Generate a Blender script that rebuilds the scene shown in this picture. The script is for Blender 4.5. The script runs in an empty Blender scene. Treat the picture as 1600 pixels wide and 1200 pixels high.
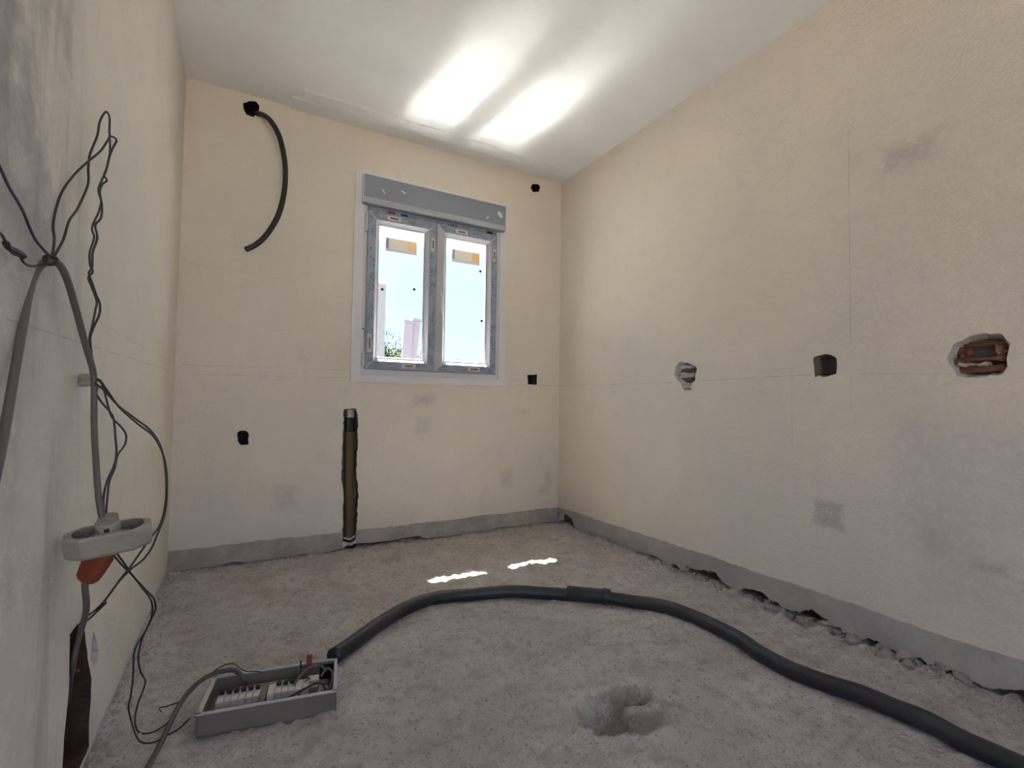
import bpy, bmesh, math, random
import numpy as np
from mathutils import Vector, Matrix

random.seed(7)
S = bpy.context.scene
COL = S.collection

# ------------------------------------------------------------------ room size (metres)
W, H, D = 2.324, 2.5, 4.3          # width, height, depth: back wall y=0, right wall x=0
FRONT = -D
REV = 0.47                          # thickness of the outer wall with the window

# ------------------------------------------------------------------ camera
FPX = 756.77
CAM = Vector((-2.0287, -2.9300, 0.8745))
RGT = Vector((0.87310513, -0.48730414, 0.0149033))
UPV = Vector((-0.02991683, -0.02304077, 0.9992868))
FWD = Vector((0.48661321, 0.87292829, 0.03469561))
cd = bpy.data.cameras.new('camera')
cam = bpy.data.objects.new('camera', cd); COL.objects.link(cam)
cd.sensor_width = 36.0
cd.lens = FPX / 1600.0 * 36.0
cd.clip_start = 0.02
cd.clip_end = 300
m = Matrix((RGT, UPV, -FWD)).transposed().to_4x4(); m.translation = CAM
cam.matrix_world = m
S.camera = cam

# ------------------------------------------------------------------ sky, sun, exposure
SUNDIR = Vector((0.18, -1.0, -1.712)).normalized()
SKY = 1.0
wd = bpy.data.worlds.new('sky'); S.world = wd; wd.use_nodes = True
nt = wd.node_tree; nt.nodes.clear()
o_ = nt.nodes.new('ShaderNodeOutputWorld'); bg = nt.nodes.new('ShaderNodeBackground')
tc = nt.nodes.new('ShaderNodeTexCoord'); sx = nt.nodes.new('ShaderNodeSeparateXYZ')
rp = nt.nodes.new('ShaderNodeValToRGB')
rp.color_ramp.elements[0].position = 0.0; rp.color_ramp.elements[0].color = (0.385, 0.62, 1.08, 1)
rp.color_ramp.elements[1].position = 0.9; rp.color_ramp.elements[1].color = (0.30, 0.54, 1.05, 1)
e = rp.color_ramp.elements.new(0.22); e.color = (0.285, 0.52, 1.02, 1)
nt.links.new(tc.outputs['Generated'], sx.inputs[0]); nt.links.new(sx.outputs['Z'], rp.inputs[0])
nt.links.new(rp.outputs[0], bg.inputs[0]); 
# clear sky: brighter towards the sun
dt = nt.nodes.new('ShaderNodeVectorMath'); dt.operation = 'DOT_PRODUCT'; dt.inputs[1].default_value = -SUNDIR
nt.links.new(tc.outputs['Generated'], dt.inputs[0])
def wm(op, a, b):
    n_ = nt.nodes.new('ShaderNodeMath'); n_.operation = op
    for i_, v_ in enumerate((a, b)):
        if hasattr(v_, 'is_linked'): nt.links.new(v_, n_.inputs[i_])
        else: n_.inputs[i_].default_value = v_
    return n_.outputs[0]
nt.links.new(wm('MULTIPLY', wm('ADD', wm('MULTIPLY', wm('POWER', wm('MAXIMUM', dt.outputs['Value'], 0.0), 4.0), 1.5), 1.0), SKY), bg.inputs[1])
nt.links.new(bg.outputs[0], o_.inputs[0])
sd = bpy.data.lights.new('sun', 'SUN'); sd.energy = 120.0; sd.angle = math.radians(0.6); sd.color = (1.0, 0.96, 0.91)
so = bpy.data.objects.new('sun', sd); COL.objects.link(so)
so.rotation_euler = SUNDIR.to_track_quat('-Z', 'Y').to_euler(); so.location = (-2, 6, 10)
# fill lamp added outside the unseen doorway behind the camera
dl = bpy.data.lights.new('doorway_fill', 'AREA'); dl.shape = 'RECTANGLE'; dl.size = 0.78; dl.size_y = 1.95
dl.energy = 1.6; dl.color = (1.0, 0.95, 0.89)
do = bpy.data.objects.new('doorway_fill', dl); COL.objects.link(do)
do.location = (-1.82, FRONT - 0.12, 1.02); do.rotation_euler = (math.radians(90), 0, 0)
S.view_settings.view_transform = 'Standard'
S.view_settings.look = 'None'
S.view_settings.gamma = 1.0
S.view_settings.use_curve_mapping = False
S.view_settings.exposure = 1.75
S.cycles.caustics_reflective = True
S.cycles.blur_glossy = 0.0
S.cycles.sample_clamp_indirect = 0.0

# ------------------------------------------------------------------ helpers
def at(px, py, x=None, y=None, z=None):
    """point of the place on the plane x=, y= or z= that lies along a line of sight"""
    d = FWD + RGT * ((px - 800) / FPX) + UPV * ((600 - py) / FPX)
    if x is not None: t = (x - CAM.x) / d.x
    elif y is not None: t = (y - CAM.y) / d.y
    else: t = (z - CAM.z) / d.z
    return CAM + d * t
def dep(px, py, t):
    return CAM + (FWD + RGT * ((px - 800) / FPX) + UPV * ((600 - py) / FPX)) * t
def mesh_obj(name, verts, faces, mat, parent=None, smooth=False):
    me = bpy.data.meshes.new(name); me.from_pydata([tuple(v) for v in verts], [], faces); me.update()
    if mat: me.materials.append(mat)
    if smooth: me.polygons.foreach_set('use_smooth', [True] * len(me.polygons))
    o = bpy.data.objects.new(name, me); COL.objects.link(o)
    if parent: o.parent = parent
    return o
def bm_obj(name, bm, mat, parent=None, smooth=False):
    me = bpy.data.meshes.new(name); bm.normal_update(); bm.to_mesh(me); bm.free()
    for mm in (mat if isinstance(mat, (list, tuple)) else [mat]): me.materials.append(mm)
    if smooth: me.polygons.foreach_set('use_smooth', [True] * len(me.polygons))
    o = bpy.data.objects.new(name, me); COL.objects.link(o)
    if parent: o.parent = parent
    return o
def tag(o, label, cat, group=None, kind=None):
    o['label'] = label; o['category'] = cat
    if group: o['group'] = group
    if kind: o['kind'] = kind
    return o
def empty(name, loc=(0, 0, 0)):
    o = bpy.data.objects.new(name, None); COL.objects.link(o); o.location = loc; o.empty_display_size = 0.05
    return o
def adopt(o, root):
    """parent o to an Empty that is not at the origin, keeping o in place"""
    o.parent = root; o.matrix_parent_inverse = Matrix.Translation(root.location).inverted()
    return o
def add_box(bm, lo, hi, M=None, bev=0.0):
    lo, hi = Vector(lo), Vector(hi)
    r = bmesh.ops.create_cube(bm, size=1.0)
    c, s = (lo + hi) / 2, hi - lo
    bmesh.ops.transform(bm, matrix=Matrix.Translation(c) @ Matrix.Diagonal((s.x, s.y, s.z, 1)), verts=r['verts'])
    vs = r['verts']
    if bev:
        es = list({e for v in vs for e in v.link_edges})
        rr = bmesh.ops.bevel(bm, geom=es, offset=bev, segments=2, affect='EDGES', profile=0.6)
        vs = list({v for f in rr['faces'] for v in f.verts} | {v for v in vs if v.is_valid})
    if M is not None:
        allv = set(vs)
        bmesh.ops.transform(bm, matrix=M, verts=list(allv))
def box_obj(name, lo, hi, mat, parent=None, bev=0.0, M=None):
    bm = bmesh.new(); add_box(bm, lo, hi, None, bev)
    if M is not None: bmesh.ops.transform(bm, matrix=M, verts=bm.verts[:])
    return bm_obj(name, bm, mat, parent)
def catmull(pts, n=8):
    P = [Vector(p) for p in pts]
    if len(P) < 3: return P
    P = [P[0] * 2 - P[1]] + P + [P[-1] * 2 - P[-2]]
    out = []
    for i in range(1, len(P) - 2):
        a, b, c, d = P[i - 1], P[i], P[i + 1], P[i + 2]
        for k in range(n):
            t = k / n
            out.append(0.5 * ((2 * b) + (c - a) * t + (2 * a - 5 * b + 4 * c - d) * t * t + (3 * b - a - 3 * c + d) * t ** 3))
    out.append(P[-2])
    return out
def tube_into(V, F, pts, r, seg=8, flat=1.0):
    n = len(pts); base = len(V)
    T = [(pts[min(i + 1, n - 1)] - pts[max(i - 1, 0)]).normalized() for i in range(n)]
    u = T[0].orthogonal().normalized()
    for i in range(n):
        u = (u - T[i] * u.dot(T[i])).normalized(); w = T[i].cross(u)
        rr = r[i] if isinstance(r, (list, tuple)) else r
        for k in range(seg):
            a = 2 * math.pi * k / seg
            V.append(pts[i] + u * (math.cos(a) * rr) + w * (math.sin(a) * rr * flat))
    for i in range(n - 1):
        for k in range(seg):
            a = base + i * seg + k; b = base + i * seg + (k + 1) % seg
            F.append((a, b, b + seg, a + seg))
    F.append(tuple(base + k for k in range(seg))[::-1]); F.append(tuple(base + (n - 1) * seg + k for k in range(seg)))
def tube(name, pts, r, mat, parent=None, seg=8, n=8, flat=1.0):
    V, F = [], []
    tube_into(V, F, catmull(pts, n), r, seg, flat)
    return mesh_obj(name, V, F, mat, parent, True)

# ---- numpy value noise
_R = np.random.RandomState(11)
def vnoise(x, y, scale, seed):
    rs = np.random.RandomState(seed); g = rs.rand(256, 256)
    u, v = x / scale, y / scale
    iu, iv = np.floor(u).astype(int), np.floor(v).astype(int)
    fu, fv = u - iu, v - iv
    fu, fv = fu * fu * (3 - 2 * fu), fv * fv * (3 - 2 * fv)
    A = g[iu % 256, iv % 256]; B = g[(iu + 1) % 256, iv % 256]
    Cc = g[iu % 256, (iv + 1) % 256]; Dd = g[(iu + 1) % 256, (iv + 1) % 256]
    return (A * (1 - fu) + B * fu) * (1 - fv) + (Cc * (1 - fu) + Dd * fu) * fv
def n1(x, scale, seed):
    return float(vnoise(np.array([x]), np.array([seed * 3.7]), scale, seed)[0])

# ------------------------------------------------------------------ materials
class NT:
    def __init__(s, name):
        s.m = bpy.data.materials.new(name); s.m.use_nodes = True; s.t = s.m.node_tree; s.t.nodes.clear()
        s.out = s.n('ShaderNodeOutputMaterial'); s.co = s.n('ShaderNodeTexCoord').outputs['Object']
    def n(s, t): return s.t.nodes.new(t)
    def l(s, a, b): s.t.links.new(a, b)
    def set(s, inp, v):
        if hasattr(v, 'is_linked'): s.l(v, inp)
        else: inp.default_value = v
    def math(s, op, a, b=0.0, c=None, clamp=False):
        n = s.n('ShaderNodeMath'); n.operation = op; n.use_clamp = clamp
        s.set(n.inputs[0], a); s.set(n.inputs[1], b)
        if c is not None: s.set(n.inputs[2], c)
        return n.outputs[0]
    def noise(s, scale, detail=4, rough=0.6, vec=None, dist=0.0):
        n = s.n('ShaderNodeTexNoise'); n.inputs['Scale'].default_value = scale
        n.inputs['Detail'].default_value = detail; n.inputs['Roughness'].default_value = rough; n.inputs['Distortion'].default_value = dist
        s.l(vec if vec is not None else s.co, n.inputs['Vector']); return n.outputs[0]
    def voro(s, scale, vec=None):
        n = s.n('ShaderNodeTexVoronoi'); n.inputs['Scale'].default_value = scale
        s.l(vec if vec is not None else s.co, n.inputs['Vector']); return n.outputs['Distance']
    def mapv(s, scale=(1, 1, 1), loc=(0, 0, 0)):
        n = s.n('ShaderNodeMapping'); n.inputs['Scale'].default_value = scale; n.inputs['Location'].default_value = loc
        s.l(s.co, n.inputs['Vector']); return n.outputs[0]
    def ramp(s, f, a, b):
        n = s.n('ShaderNodeMapRange'); n.interpolation_type = 'SMOOTHSTEP'
        s.set(n.inputs['Value'], f); n.inputs['From Min'].default_value = a; n.inputs['From Max'].default_value = b
        return n.outputs[0]
    def mix(s, f, a, b, mode='MIX'):
        n = s.n('ShaderNodeMix'); n.data_type = 'RGBA'; n.blend_type = mode
        s.set(n.inputs[0], f)
        for i, v in ((6, a), (7, b)):
            if hasattr(v, 'is_linked'): s.l(v, n.inputs[i])
            else: n.inputs[i].default_value = (*v, 1) if len(v) == 3 else v
        return n.outputs[2]
    def sep(s):
        n = s.n('ShaderNodeSeparateXYZ'); s.l(s.co, n.inputs[0]); return n.outputs
    def bsdf(s, col, rough=0.8, bump=None, strength=0.3, dist=0.003, metal=0.0, spec=0.5):
        b = s.n('ShaderNodeBsdfPrincipled')
        if hasattr(col, 'is_linked'): s.l(col, b.inputs['Base Color'])
        else: b.inputs['Base Color'].default_value = (*col, 1)
        s.set(b.inputs['Roughness'], rough); b.inputs['Metallic'].default_value = metal
        b.inputs['Specular IOR Level'].default_value = spec
        if bump is not None:
            n = s.n('ShaderNodeBump'); n.inputs['Strength'].default_value = strength; n.inputs['Distance'].default_value = dist
            s.l(bump, n.inputs['Height']); s.l(n.outputs[0], b.inputs['Normal'])
        s.l(b.outputs[0], s.out.inputs[0]); return b
def plain(name, col, rough=0.6, var=0.15, scale=30, metal=0.0, bump=0.0, spec=0.4, dirt=None):
    t = NT(name); nz = t.noise(scale, 3)
    c2 = tuple(max(0, c * (1 - var)) for c in col)
    c = t.mix(nz, c2, col)
    if dirt is not None:
        c = t.mix(t.math('MULTIPLY', t.ramp(t.noise(scale * 0.4, 5, 0.7), 0.45, 0.7), 0.6), c, dirt)
    t.bsdf(c, rough, nz if bump else None, bump, 0.002, metal, spec)
    return t.m
def wall_mat(name, ax, base, base2, washes, marks, lines, relief=0.35, streak=0.0, relief_grow=None):
    """plaster wall: ax = index of the horizontal coordinate; marks = filler patches, lines = pencil lines"""
    t = NT(name); sp = t.sep(); U, Z = sp[ax], sp[2]
    c = t.mix(t.ramp(t.noise(1.7, 5, 0.6), 0.35, 0.68), base, base2)
    c = t.mix(t.math('MULTIPLY', t.ramp(t.noise(9, 6, 0.65), 0.5, 0.75), 0.25), c, tuple(x * 0.82 for x in base2))
    wob = t.math('MULTIPLY', t.math('SUBTRACT', t.noise(14, 4, 0.7), 0.5), 0.05)
    wob2 = t.math('MULTIPLY', t.math('SUBTRACT', t.noise(4, 4, 0.7), 0.5), 0.16)
    for (u, z, hu, hz, soft, col, k, big) in washes + [mk + (0,) for mk in marks]:
        du = t.math('SUBTRACT', t.math('ABSOLUTE', t.math('SUBTRACT', U, u)), hu)
        dz = t.math('SUBTRACT', t.math('ABSOLUTE', t.math('SUBTRACT', Z, z)), hz)
        d = t.math('ADD', t.math('MAXIMUM', du, dz), wob2 if big else wob)
        f = t.math('MULTIPLY', t.math('MULTIPLY', t.ramp(d, soft * 1.6, -soft * 1.6), t.ramp(t.noise(30, 4, 0.7), 0.25, 0.55)), k * 0.85)
        c = t.mix(f, c, col)
    brk = t.ramp(t.noise(6, 3), 0.3, 0.6)
    for (u0, z0, u1, z1, k) in lines:
        # thin pencil line between two points of the wall
        L = math.hypot(u1 - u0, z1 - z0); du, dz = (u1 - u0) / L, (z1 - z0) / L
        a = t.math('SUBTRACT', U, u0); b = t.math('SUBTRACT', Z, z0)
        perp = t.math('ABSOLUTE', t.math('SUBTRACT', t.math('MULTIPLY', a, dz), t.math('MULTIPLY', b, du)))
        al = t.math('ADD', t.math('MULTIPLY', a, du), t.math('MULTIPLY', b, dz))
        mid = t.math('SUBTRACT', t.math('ABSOLUTE', t.math('SUBTRACT', al, L / 2)), L / 2)
        f = t.math('MULTIPLY', t.ramp(perp, 0.0019, 0.0004), t.ramp(mid, 0.004, -0.004))
        f = t.math('MULTIPLY', t.math('MULTIPLY', f, brk), k * 0.6)
        c = t.mix(f, c, (0.10, 0.09, 0.08))
    if streak:
        v = t.mapv((9, 9, 1.1)); s1 = t.ramp(t.noise(1.0, 6, 0.65, v), 0.48, 0.66)
        lim = t.ramp(sp[1], -1.35, -2.0)
        c = t.mix(t.math('MULTIPLY', t.math('MULTIPLY', s1, lim), streak), c, (0.30, 0.28, 0.26))
        blot = t.ramp(t.noise(5.0, 7, 0.7), 0.42, 0.62)
        lim2 = t.math('MULTIPLY', t.ramp(sp[1], -1.6, -1.95), t.ramp(sp[2], 0.7, 1.3))
        c = t.mix(t.math('MULTIPLY', t.math('MULTIPLY', blot, lim2), 0.75), c, (0.34, 0.33, 0.32))
    h = t.math('ADD', t.ramp(t.noise(75, 3, 0.55, None, 0.6), 0.4, 0.66), t.math('MULTIPLY', t.noise(260, 2), 0.4))
    if relief_grow: h = t.math('MULTIPLY', h, t.math('ADD', 0.25, t.ramp(U, *relief_grow)))
    t.bsdf(c, 0.9, h, relief, 0.004, 0, 0.25)
    return t.m

CREAM = (0.80, 0.705, 0.575); CREAM2 = (0.755, 0.68, 0.58); GREYP = (0.60, 0.56, 0.52); PALE = (0.76, 0.71, 0.63)
M_back = wall_mat('plaster_back', 0, CREAM, CREAM2,
    [(-2.05, 1.9, 0.22, 0.5, 0.2, (0.66, 0.62, 0.54), 0.4, 1), (-1.75, 1.0, 0.5, 0.25, 0.2, (0.66, 0.61, 0.53), 0.4, 1)],
    [(-1.02, 0.875, 0.06, 0.03, 0.02, (0.42, 0.40, 0.37), 0.55), (-1.03, 0.71, 0.045, 0.045, 0.02, (0.52, 0.48, 0.44), 0.5),
     (-1.80, 0.33, 0.055, 0.065, 0.03, (0.45, 0.42, 0.39), 0.5), (-0.43, 0.345, 0.04, 0.05, 0.02, (0.50, 0.44, 0.41), 0.5),
     (-0.09, 0.34, 0.02, 0.06, 0.02, (0.42, 0.40, 0.33), 0.5), (-0.12, 0.24, 0.04, 0.025, 0.02, (0.42, 0.40, 0.35), 0.45),
     (-1.73, 1.11, 0.02, 0.02, 0.02, (0.45, 0.39, 0.33), 0.4), (-0.30, 0.80, 0.05, 0.025, 0.012, (0.45, 0.41, 0.37), 0.3),
     (-0.93, 0.10, 0.015, 0.02, 0.01, (0.3, 0.28, 0.26), 0.4)],
    [(-2.32, 1.03, -1.49, 1.04, 0.55), (-2.32, 0.984, -1.49, 0.994, 0.6), (-0.45, 0.985, 0.0, 0.992, 0.8), (-0.45, 1.02, -0.05, 1.02, 0.35),
     (-2.28, 1.55, -1.75, 1.52, 0.35), (-2.02, 1.63, -2.15, 1.55, 0.25), (-1.93, 1.24, -1.83, 1.245, 0.3), (-0.42, 0.9, 0.0, 0.9, 0.25),
     (-0.44, 0.5, -0.44, 0.95, 0.2), (-1.5, 0.93, -1.5, 0.88, 0.5), (-2.28, 1.05, -2.30, 1.015, 0.5)], 0.22)
M_right = wall_mat('plaster_right', 1, CREAM, CREAM2,
    [(-2.60, 0.66, 0.52, 0.19, 0.05, (0.54, 0.515, 0.50), 0.5, 1), (-1.3, 0.6, 0.45, 0.35, 0.3, PALE, 0.5, 1),
     (-2.2, 1.55, 0.35, 0.4, 0.3, (0.58, 0.53, 0.45), 0.4, 1), (-2.5, 0.35, 0.3, 0.1, 0.08, (0.46, 0.46, 0.45), 0.5, 1)],
    [(-1.86, 0.445, 0.055, 0.05, 0.008, (0.40, 0.39, 0.38), 0.75), (-2.14, 1.765, 0.07, 0.035, 0.03, (0.36, 0.36, 0.37), 0.6),
     (-2.33, 0.385, 0.035, 0.012, 0.012, (0.30, 0.29, 0.27), 0.5), (-2.2, 0.42, 0.03, 0.03, 0.03, (0.4, 0.4, 0.4), 0.35),
     (-0.36, 0.82, 0.05, 0.03, 0.02, (0.5, 0.45, 0.39), 0.25)],
    [(0.0, 0.992, -1.07, 0.985, 0.55), (-1.23, 0.99, -1.80, 1.0, 0.75), (-1.9, 1.0, -2.25, 0.985, 0.4), (-1.947, 0.86, -1.947, 1.96, 0.6),
     (-1.9, 1.03, -2.2, 1.035, 0.3), (-1.72, 0.7, -1.72, 1.02, 0.4), (0.0, 0.9, -0.45, 0.9, 0.25), (-0.37, 0.85, -0.37, 1.0, 0.3),
     (-1.10, 1.13, -1.10, 1.35, 0.2), (-1.55, 1.02, -1.72, 1.03, 0.35), (-1.62, 1.012, -1.70, 1.04, 0.3), (-1.93, 1.99, -1.97, 1.94, 0.5),
     (-2.1, 1.83, -2.22, 1.75, 0.5)], 0.45, 0, (-0.7, -2.2))
M_left = wall_mat('plaster_left', 1, (0.81, 0.755, 0.665), (0.76, 0.715, 0.65),
    [(-2.2, 1.2, 0.35, 1.3, 0.25, (0.52, 0.50, 0.48), 0.7, 1), (-0.12, 1.3, 0.1, 1.3, 0.1, (0.80, 0.70, 0.5), 0.6, 1)],
    [(-1.93, 0.9, 0.02, 0.35, 0.02, (0.42, 0.40, 0.38), 0.35), (-1.72, 0.62, 0.02, 0.2, 0.03, (0.5, 0.46, 0.42), 0.35),
     (-1.78, 1.6, 0.012, 0.12, 0.015, (0.36, 0.33, 0.30), 0.6), (-1.82, 1.85, 0.015, 0.13, 0.02, (0.33, 0.31, 0.29), 0.55)],
    [(-1.98, 0.98, -0.02, 0.992, 0.6), (-1.98, 1.045, -0.02, 1.035, 0.35)], 0.22, 0.55)
tN = NT('ceiling_paint')
cN = tN.mix(tN.ramp(tN.noise(2.0, 4), 0.4, 0.7), (0.88, 0.865, 0.845), (0.83, 0.82, 0.805))
tN.bsdf(cN, 0.9, tN.math('ADD', tN.noise(140, 3), tN.math('MULTIPLY', tN.noise(60, 2), 0.5)), 0.3, 0.003, 0, 0.2)
M_ceil = tN.m
tN = NT('concrete_floor')
c0 = tN.mix(tN.ramp(tN.noise(3.2, 6, 0.65), 0.36, 0.64), (0.76, 0.68, 0.60), (0.88, 0.81, 0.735))
c0 = tN.mix(tN.math('MULTIPLY', tN.ramp(tN.noise(9, 6, 0.7), 0.46, 0.66), 0.45), c0, (0.50, 0.425, 0.36))
c0 = tN.mix(tN.math('MULTIPLY', tN.ramp(tN.noise(26, 6, 0.78), 0.48, 0.68), 0.6), c0, (0.46, 0.39, 0.33))
c0 = tN.mix(tN.math('MULTIPLY', tN.ramp(tN.noise(55, 4, 0.7), 0.58, 0.75), 0.6), c0, (0.80, 0.76, 0.71))
c0 = tN.mix(tN.math('MULTIPLY', tN.ramp(tN.noise(120, 3, 0.7), 0.58, 0.68), 0.75), c0, (0.20, 0.165, 0.14))
sF = tN.sep(); wF = tN.math('MULTIPLY', tN.math('SUBTRACT', tN.noise(22, 5, 0.7), 0.5), 1.6)
for cx_, cy_, rx_, ry_ in ((-1.12, -1.865, .085, .055), (-.985, -1.815, .075, .05), (-1.04, -1.92, .09, .035)):
    qx = tN.math('POWER', tN.math('ABSOLUTE', tN.math('DIVIDE', tN.math('SUBTRACT', sF[0], cx_), rx_)), 2.0); qy = tN.math('POWER', tN.math('ABSOLUTE', tN.math('DIVIDE', tN.math('SUBTRACT', sF[1], cy_), ry_)), 2.0)
    qd = tN.math('ADD', tN.math('ADD', qx, qy), wF)
    c0 = tN.mix(tN.math('MULTIPLY', tN.ramp(qd, 1.3, 0.3), 0.6), c0, (0.36, 0.29, 0.225))
tN.bsdf(c0, 0.95, tN.math('ADD', tN.noise(90, 5, 0.75), tN.math('MULTIPLY', tN.noise(28, 4, 0.7), 1.6)), 1.0, 0.015, 0, 0.1)
M_floor = tN.m
def cement(name, a, b, bump=0.5):
    t = NT(name)
    c = t.mix(t.ramp(t.noise(7, 6, 0.65), 0.38, 0.66), a, b)
    c = t.mix(t.math('MULTIPLY', t.ramp(t.noise(40, 5, 0.7), 0.55, 0.75), 0.5), c, tuple(x * 0.6 for x in a))
    t.bsdf(c, 0.95, t.noise(60, 5, 0.7), bump, 0.006, 0, 0.15); return t.m
M_band = cement('cement_band', (0.42, 0.385, 0.345), (0.49, 0.455, 0.41), 0.3)
M_band2 = cement('brown_cement_band', (0.42, 0.365, 0.305), (0.54, 0.475, 0.40), 0.5)
M_mortar = cement('broken_mortar', (0.52, 0.46, 0.39), (0.68, 0.62, 0.55), 0.8)
M_cavity = cement('brown_cavity', (0.16, 0.13, 0.10), (0.24, 0.19, 0.145), 0.8)  # dark brown cement for recesses and screw heads
M_holeedge = cement('broken_plaster_edge', (0.52, 0.47, 0.42), (0.64, 0.60, 0.55), 0.8)
M_brick = cement('hollow_brick_clay', (0.19, 0.085, 0.05), (0.28, 0.14, 0.09), 0.5)
M_darkbrick = cement('shade_darkened_brick', (0.045, 0.028, 0.02), (0.10, 0.058, 0.04), 0.6)  # brick of the cable chase, darkened to paint in its shade
M_socketbox = plain('dark_socket_box', (0.10, 0.085, 0.08), 0.5)
M_black = plain('black_void', (0.015, 0.014, 0.014), 0.9)
M_holeshade = cement('hole_side_shade', (0.02, 0.018, 0.016), (0.035, 0.03, 0.026), 0.6)  # hole sides coloured near black, standing in for shade
M_pvc = plain('white_pvc', (0.68, 0.66, 0.68), 0.35, 0.05, 8, spec=0.5)
M_sash = plain('white_pvc_sash', (0.50, 0.485, 0.50), 0.4, 0.05, 8, spec=0.4)
M_bead = plain('greyed_glazing_bead', (0.20, 0.20, 0.22), 0.6, 0.05, 8, spec=0.2)  # glazing bead greyed in colour to offset the bright daylight on it
M_pvc2 = plain('white_pvc_casing', (0.76, 0.73, 0.73), 0.45, 0.05, 8, spec=0.4)
M_greyfilm = plain('grey_protective_film', (0.255, 0.275, 0.315), 0.32, 0.06, 12, spec=0.5)
M_scratch = plain('torn_film_white', (0.8, 0.79, 0.76), 0.5)
M_metalhw = plain('galvanised_fitting', (0.5, 0.49, 0.48), 0.35, 0.1, 20, 0.7)
tN = NT('printed_blue_film')
nA = tN.ramp(tN.noise(150, 2, 0.6, tN.mapv((1, 1, 1))), 0.5, 0.56)
nB = tN.ramp(tN.noise(22, 2), 0.45, 0.55)
cF = tN.mix(tN.math('MULTIPLY', tN.math('MULTIPLY', nA, nB), 0.75), tN.mix(tN.noise(12), (0.27, 0.31, 0.38), (0.35, 0.39, 0.46)), (0.06, 0.09, 0.17))
tN.bsdf(cF, 0.3, None, spec=0.5); M_film = tN.m
def sticker_mat(name, base, ink, hx, hz):
    t = NT(name); g = t.n('ShaderNodeTexCoord').outputs['Generated']
    s_ = t.n('ShaderNodeSeparateXYZ'); t.l(g, s_.inputs[0])
    dx = t.math('LESS_THAN', t.math('ABSOLUTE', t.math('SUBTRACT', s_.outputs[0], 0.5)), hx)
    dz = t.math('LESS_THAN', t.math('ABSOLUTE', t.math('SUBTRACT', s_.outputs[2], 0.5)), hz)
    t.bsdf(t.mix(t.math('MULTIPLY', dx, dz), base, ink), 0.5); return t.m
M_stickH = sticker_mat('profile_sticker_wide', (0.62, 0.58, 0.52), (0.14, 0.11, 0.09), 0.30, 0.20)
M_stickV = sticker_mat('profile_sticker_tall', (0.62, 0.58, 0.52), (0.14, 0.11, 0.09), 0.20, 0.30)
tN = NT('window_glass')
tr = tN.n('ShaderNodeBsdfTransparent'); tr.inputs[0].default_value = (0.72, 0.78, 0.78, 1)
gl = tN.n('ShaderNodeBsdfGlossy'); gl.inputs['Roughness'].default_value = 0.02
fr = tN.n('ShaderNodeFresnel'); fr.inputs[0].default_value = 1.45
mx = tN.n('ShaderNodeMixShader'); tN.l(fr.outputs[0], mx.inputs[0]); tN.l(tr.outputs[0], mx.inputs[1]); tN.l(gl.outputs[0], mx.inputs[2])
tN.l(mx.outputs[0], tN.out.inputs[0]); M_glass = tN.m
tN = NT('glass_paper_label')
g_ = tN.n('ShaderNodeTexCoord').outputs['Generated']; s_ = tN.n('ShaderNodeSeparateXYZ'); tN.l(g_, s_.inputs[0])
cL = tN.mix(tN.math('GREATER_THAN', s_.outputs[0], 0.72), (0.36, 0.32, 0.25), (0.38, 0.25, 0.11))
cL = tN.mix(tN.math('LESS_THAN', s_.outputs[0], 0.10), cL, (0.15, 0.18, 0.2))
cL = tN.mix(tN.math('LESS_THAN', s_.outputs[2], 0.24), cL, (0.34, 0.30, 0.32))
wv = tN.math('GREATER_THAN', tN.math('SINE', tN.math('MULTIPLY', s_.outputs[2], 42.0)), 0.6)
cL = tN.mix(tN.math('MULTIPLY', wv, 0.25), cL, (0.26, 0.21, 0.18))
df = tN.n('ShaderNodeBsdfDiffuse'); tl = tN.n('ShaderNodeBsdfTranslucent'); ms = tN.n('ShaderNodeMixShader'); ms.inputs[0].default_value = 0.25
tN.l(cL, df.inputs[0]); tN.l(cL, tl.inputs[0]); tN.l(df.outputs[0], ms.inputs[1]); tN.l(tl.outputs[0], ms.inputs[2]); tN.l(ms.outputs[0], tN.out.inputs[0])
M_glabel = tN.m
M_hose = plain('black_corrugated_plastic', (0.022, 0.023, 0.026), 0.42, 0.35, 25, spec=0.5, dirt=(0.04, 0.037, 0.034))
M_blackcable = plain('black_rubber', (0.012, 0.011, 0.011), 0.45, spec=0.5)
M_blackwire = plain('black_wire_insulation', (0.03, 0.028, 0.03), 0.4, spec=0.5)
M_bluewire = plain('navy_wire_insulation', (0.025, 0.028, 0.06), 0.4, spec=0.5)
M_greycable = plain('grey_cable_sheath', (0.125, 0.103, 0.09), 0.5, 0.12, 15)
M_tape = plain('brown_insulating_tape', (0.05, 0.028, 0.024), 0.5)
M_strip = plain('grimy_white_plastic', (0.36, 0.32, 0.26), 0.55, 0.12, 30, dirt=(0.20, 0.17, 0.125))
M_strip_in = plain('dark_socket_well', (0.20, 0.17, 0.135), 0.6)  # darker plastic of the socket wells and terminal screws
M_orange = plain('orange_red_plastic', (0.25, 0.05, 0.022), 0.5, 0.2, 30)
M_boxgrey = plain('grey_enclosure_plastic', (0.215, 0.18, 0.142), 0.6, 0.12, 15, dirt=(0.15, 0.12, 0.09))
M_boxrim = plain('pale_enclosure_plastic', (0.55, 0.53, 0.49), 0.5, 0.1, 15)
M_breaker = plain('breaker_grey', (0.46, 0.44, 0.42), 0.5, 0.1, 40, dirt=(0.33, 0.30, 0.27))
M_breaker2 = plain('breaker_cream', (0.62, 0.58, 0.50), 0.5, 0.1, 40)
M_toggle = plain('breaker_black', (0.02, 0.02, 0.022), 0.4)
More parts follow.
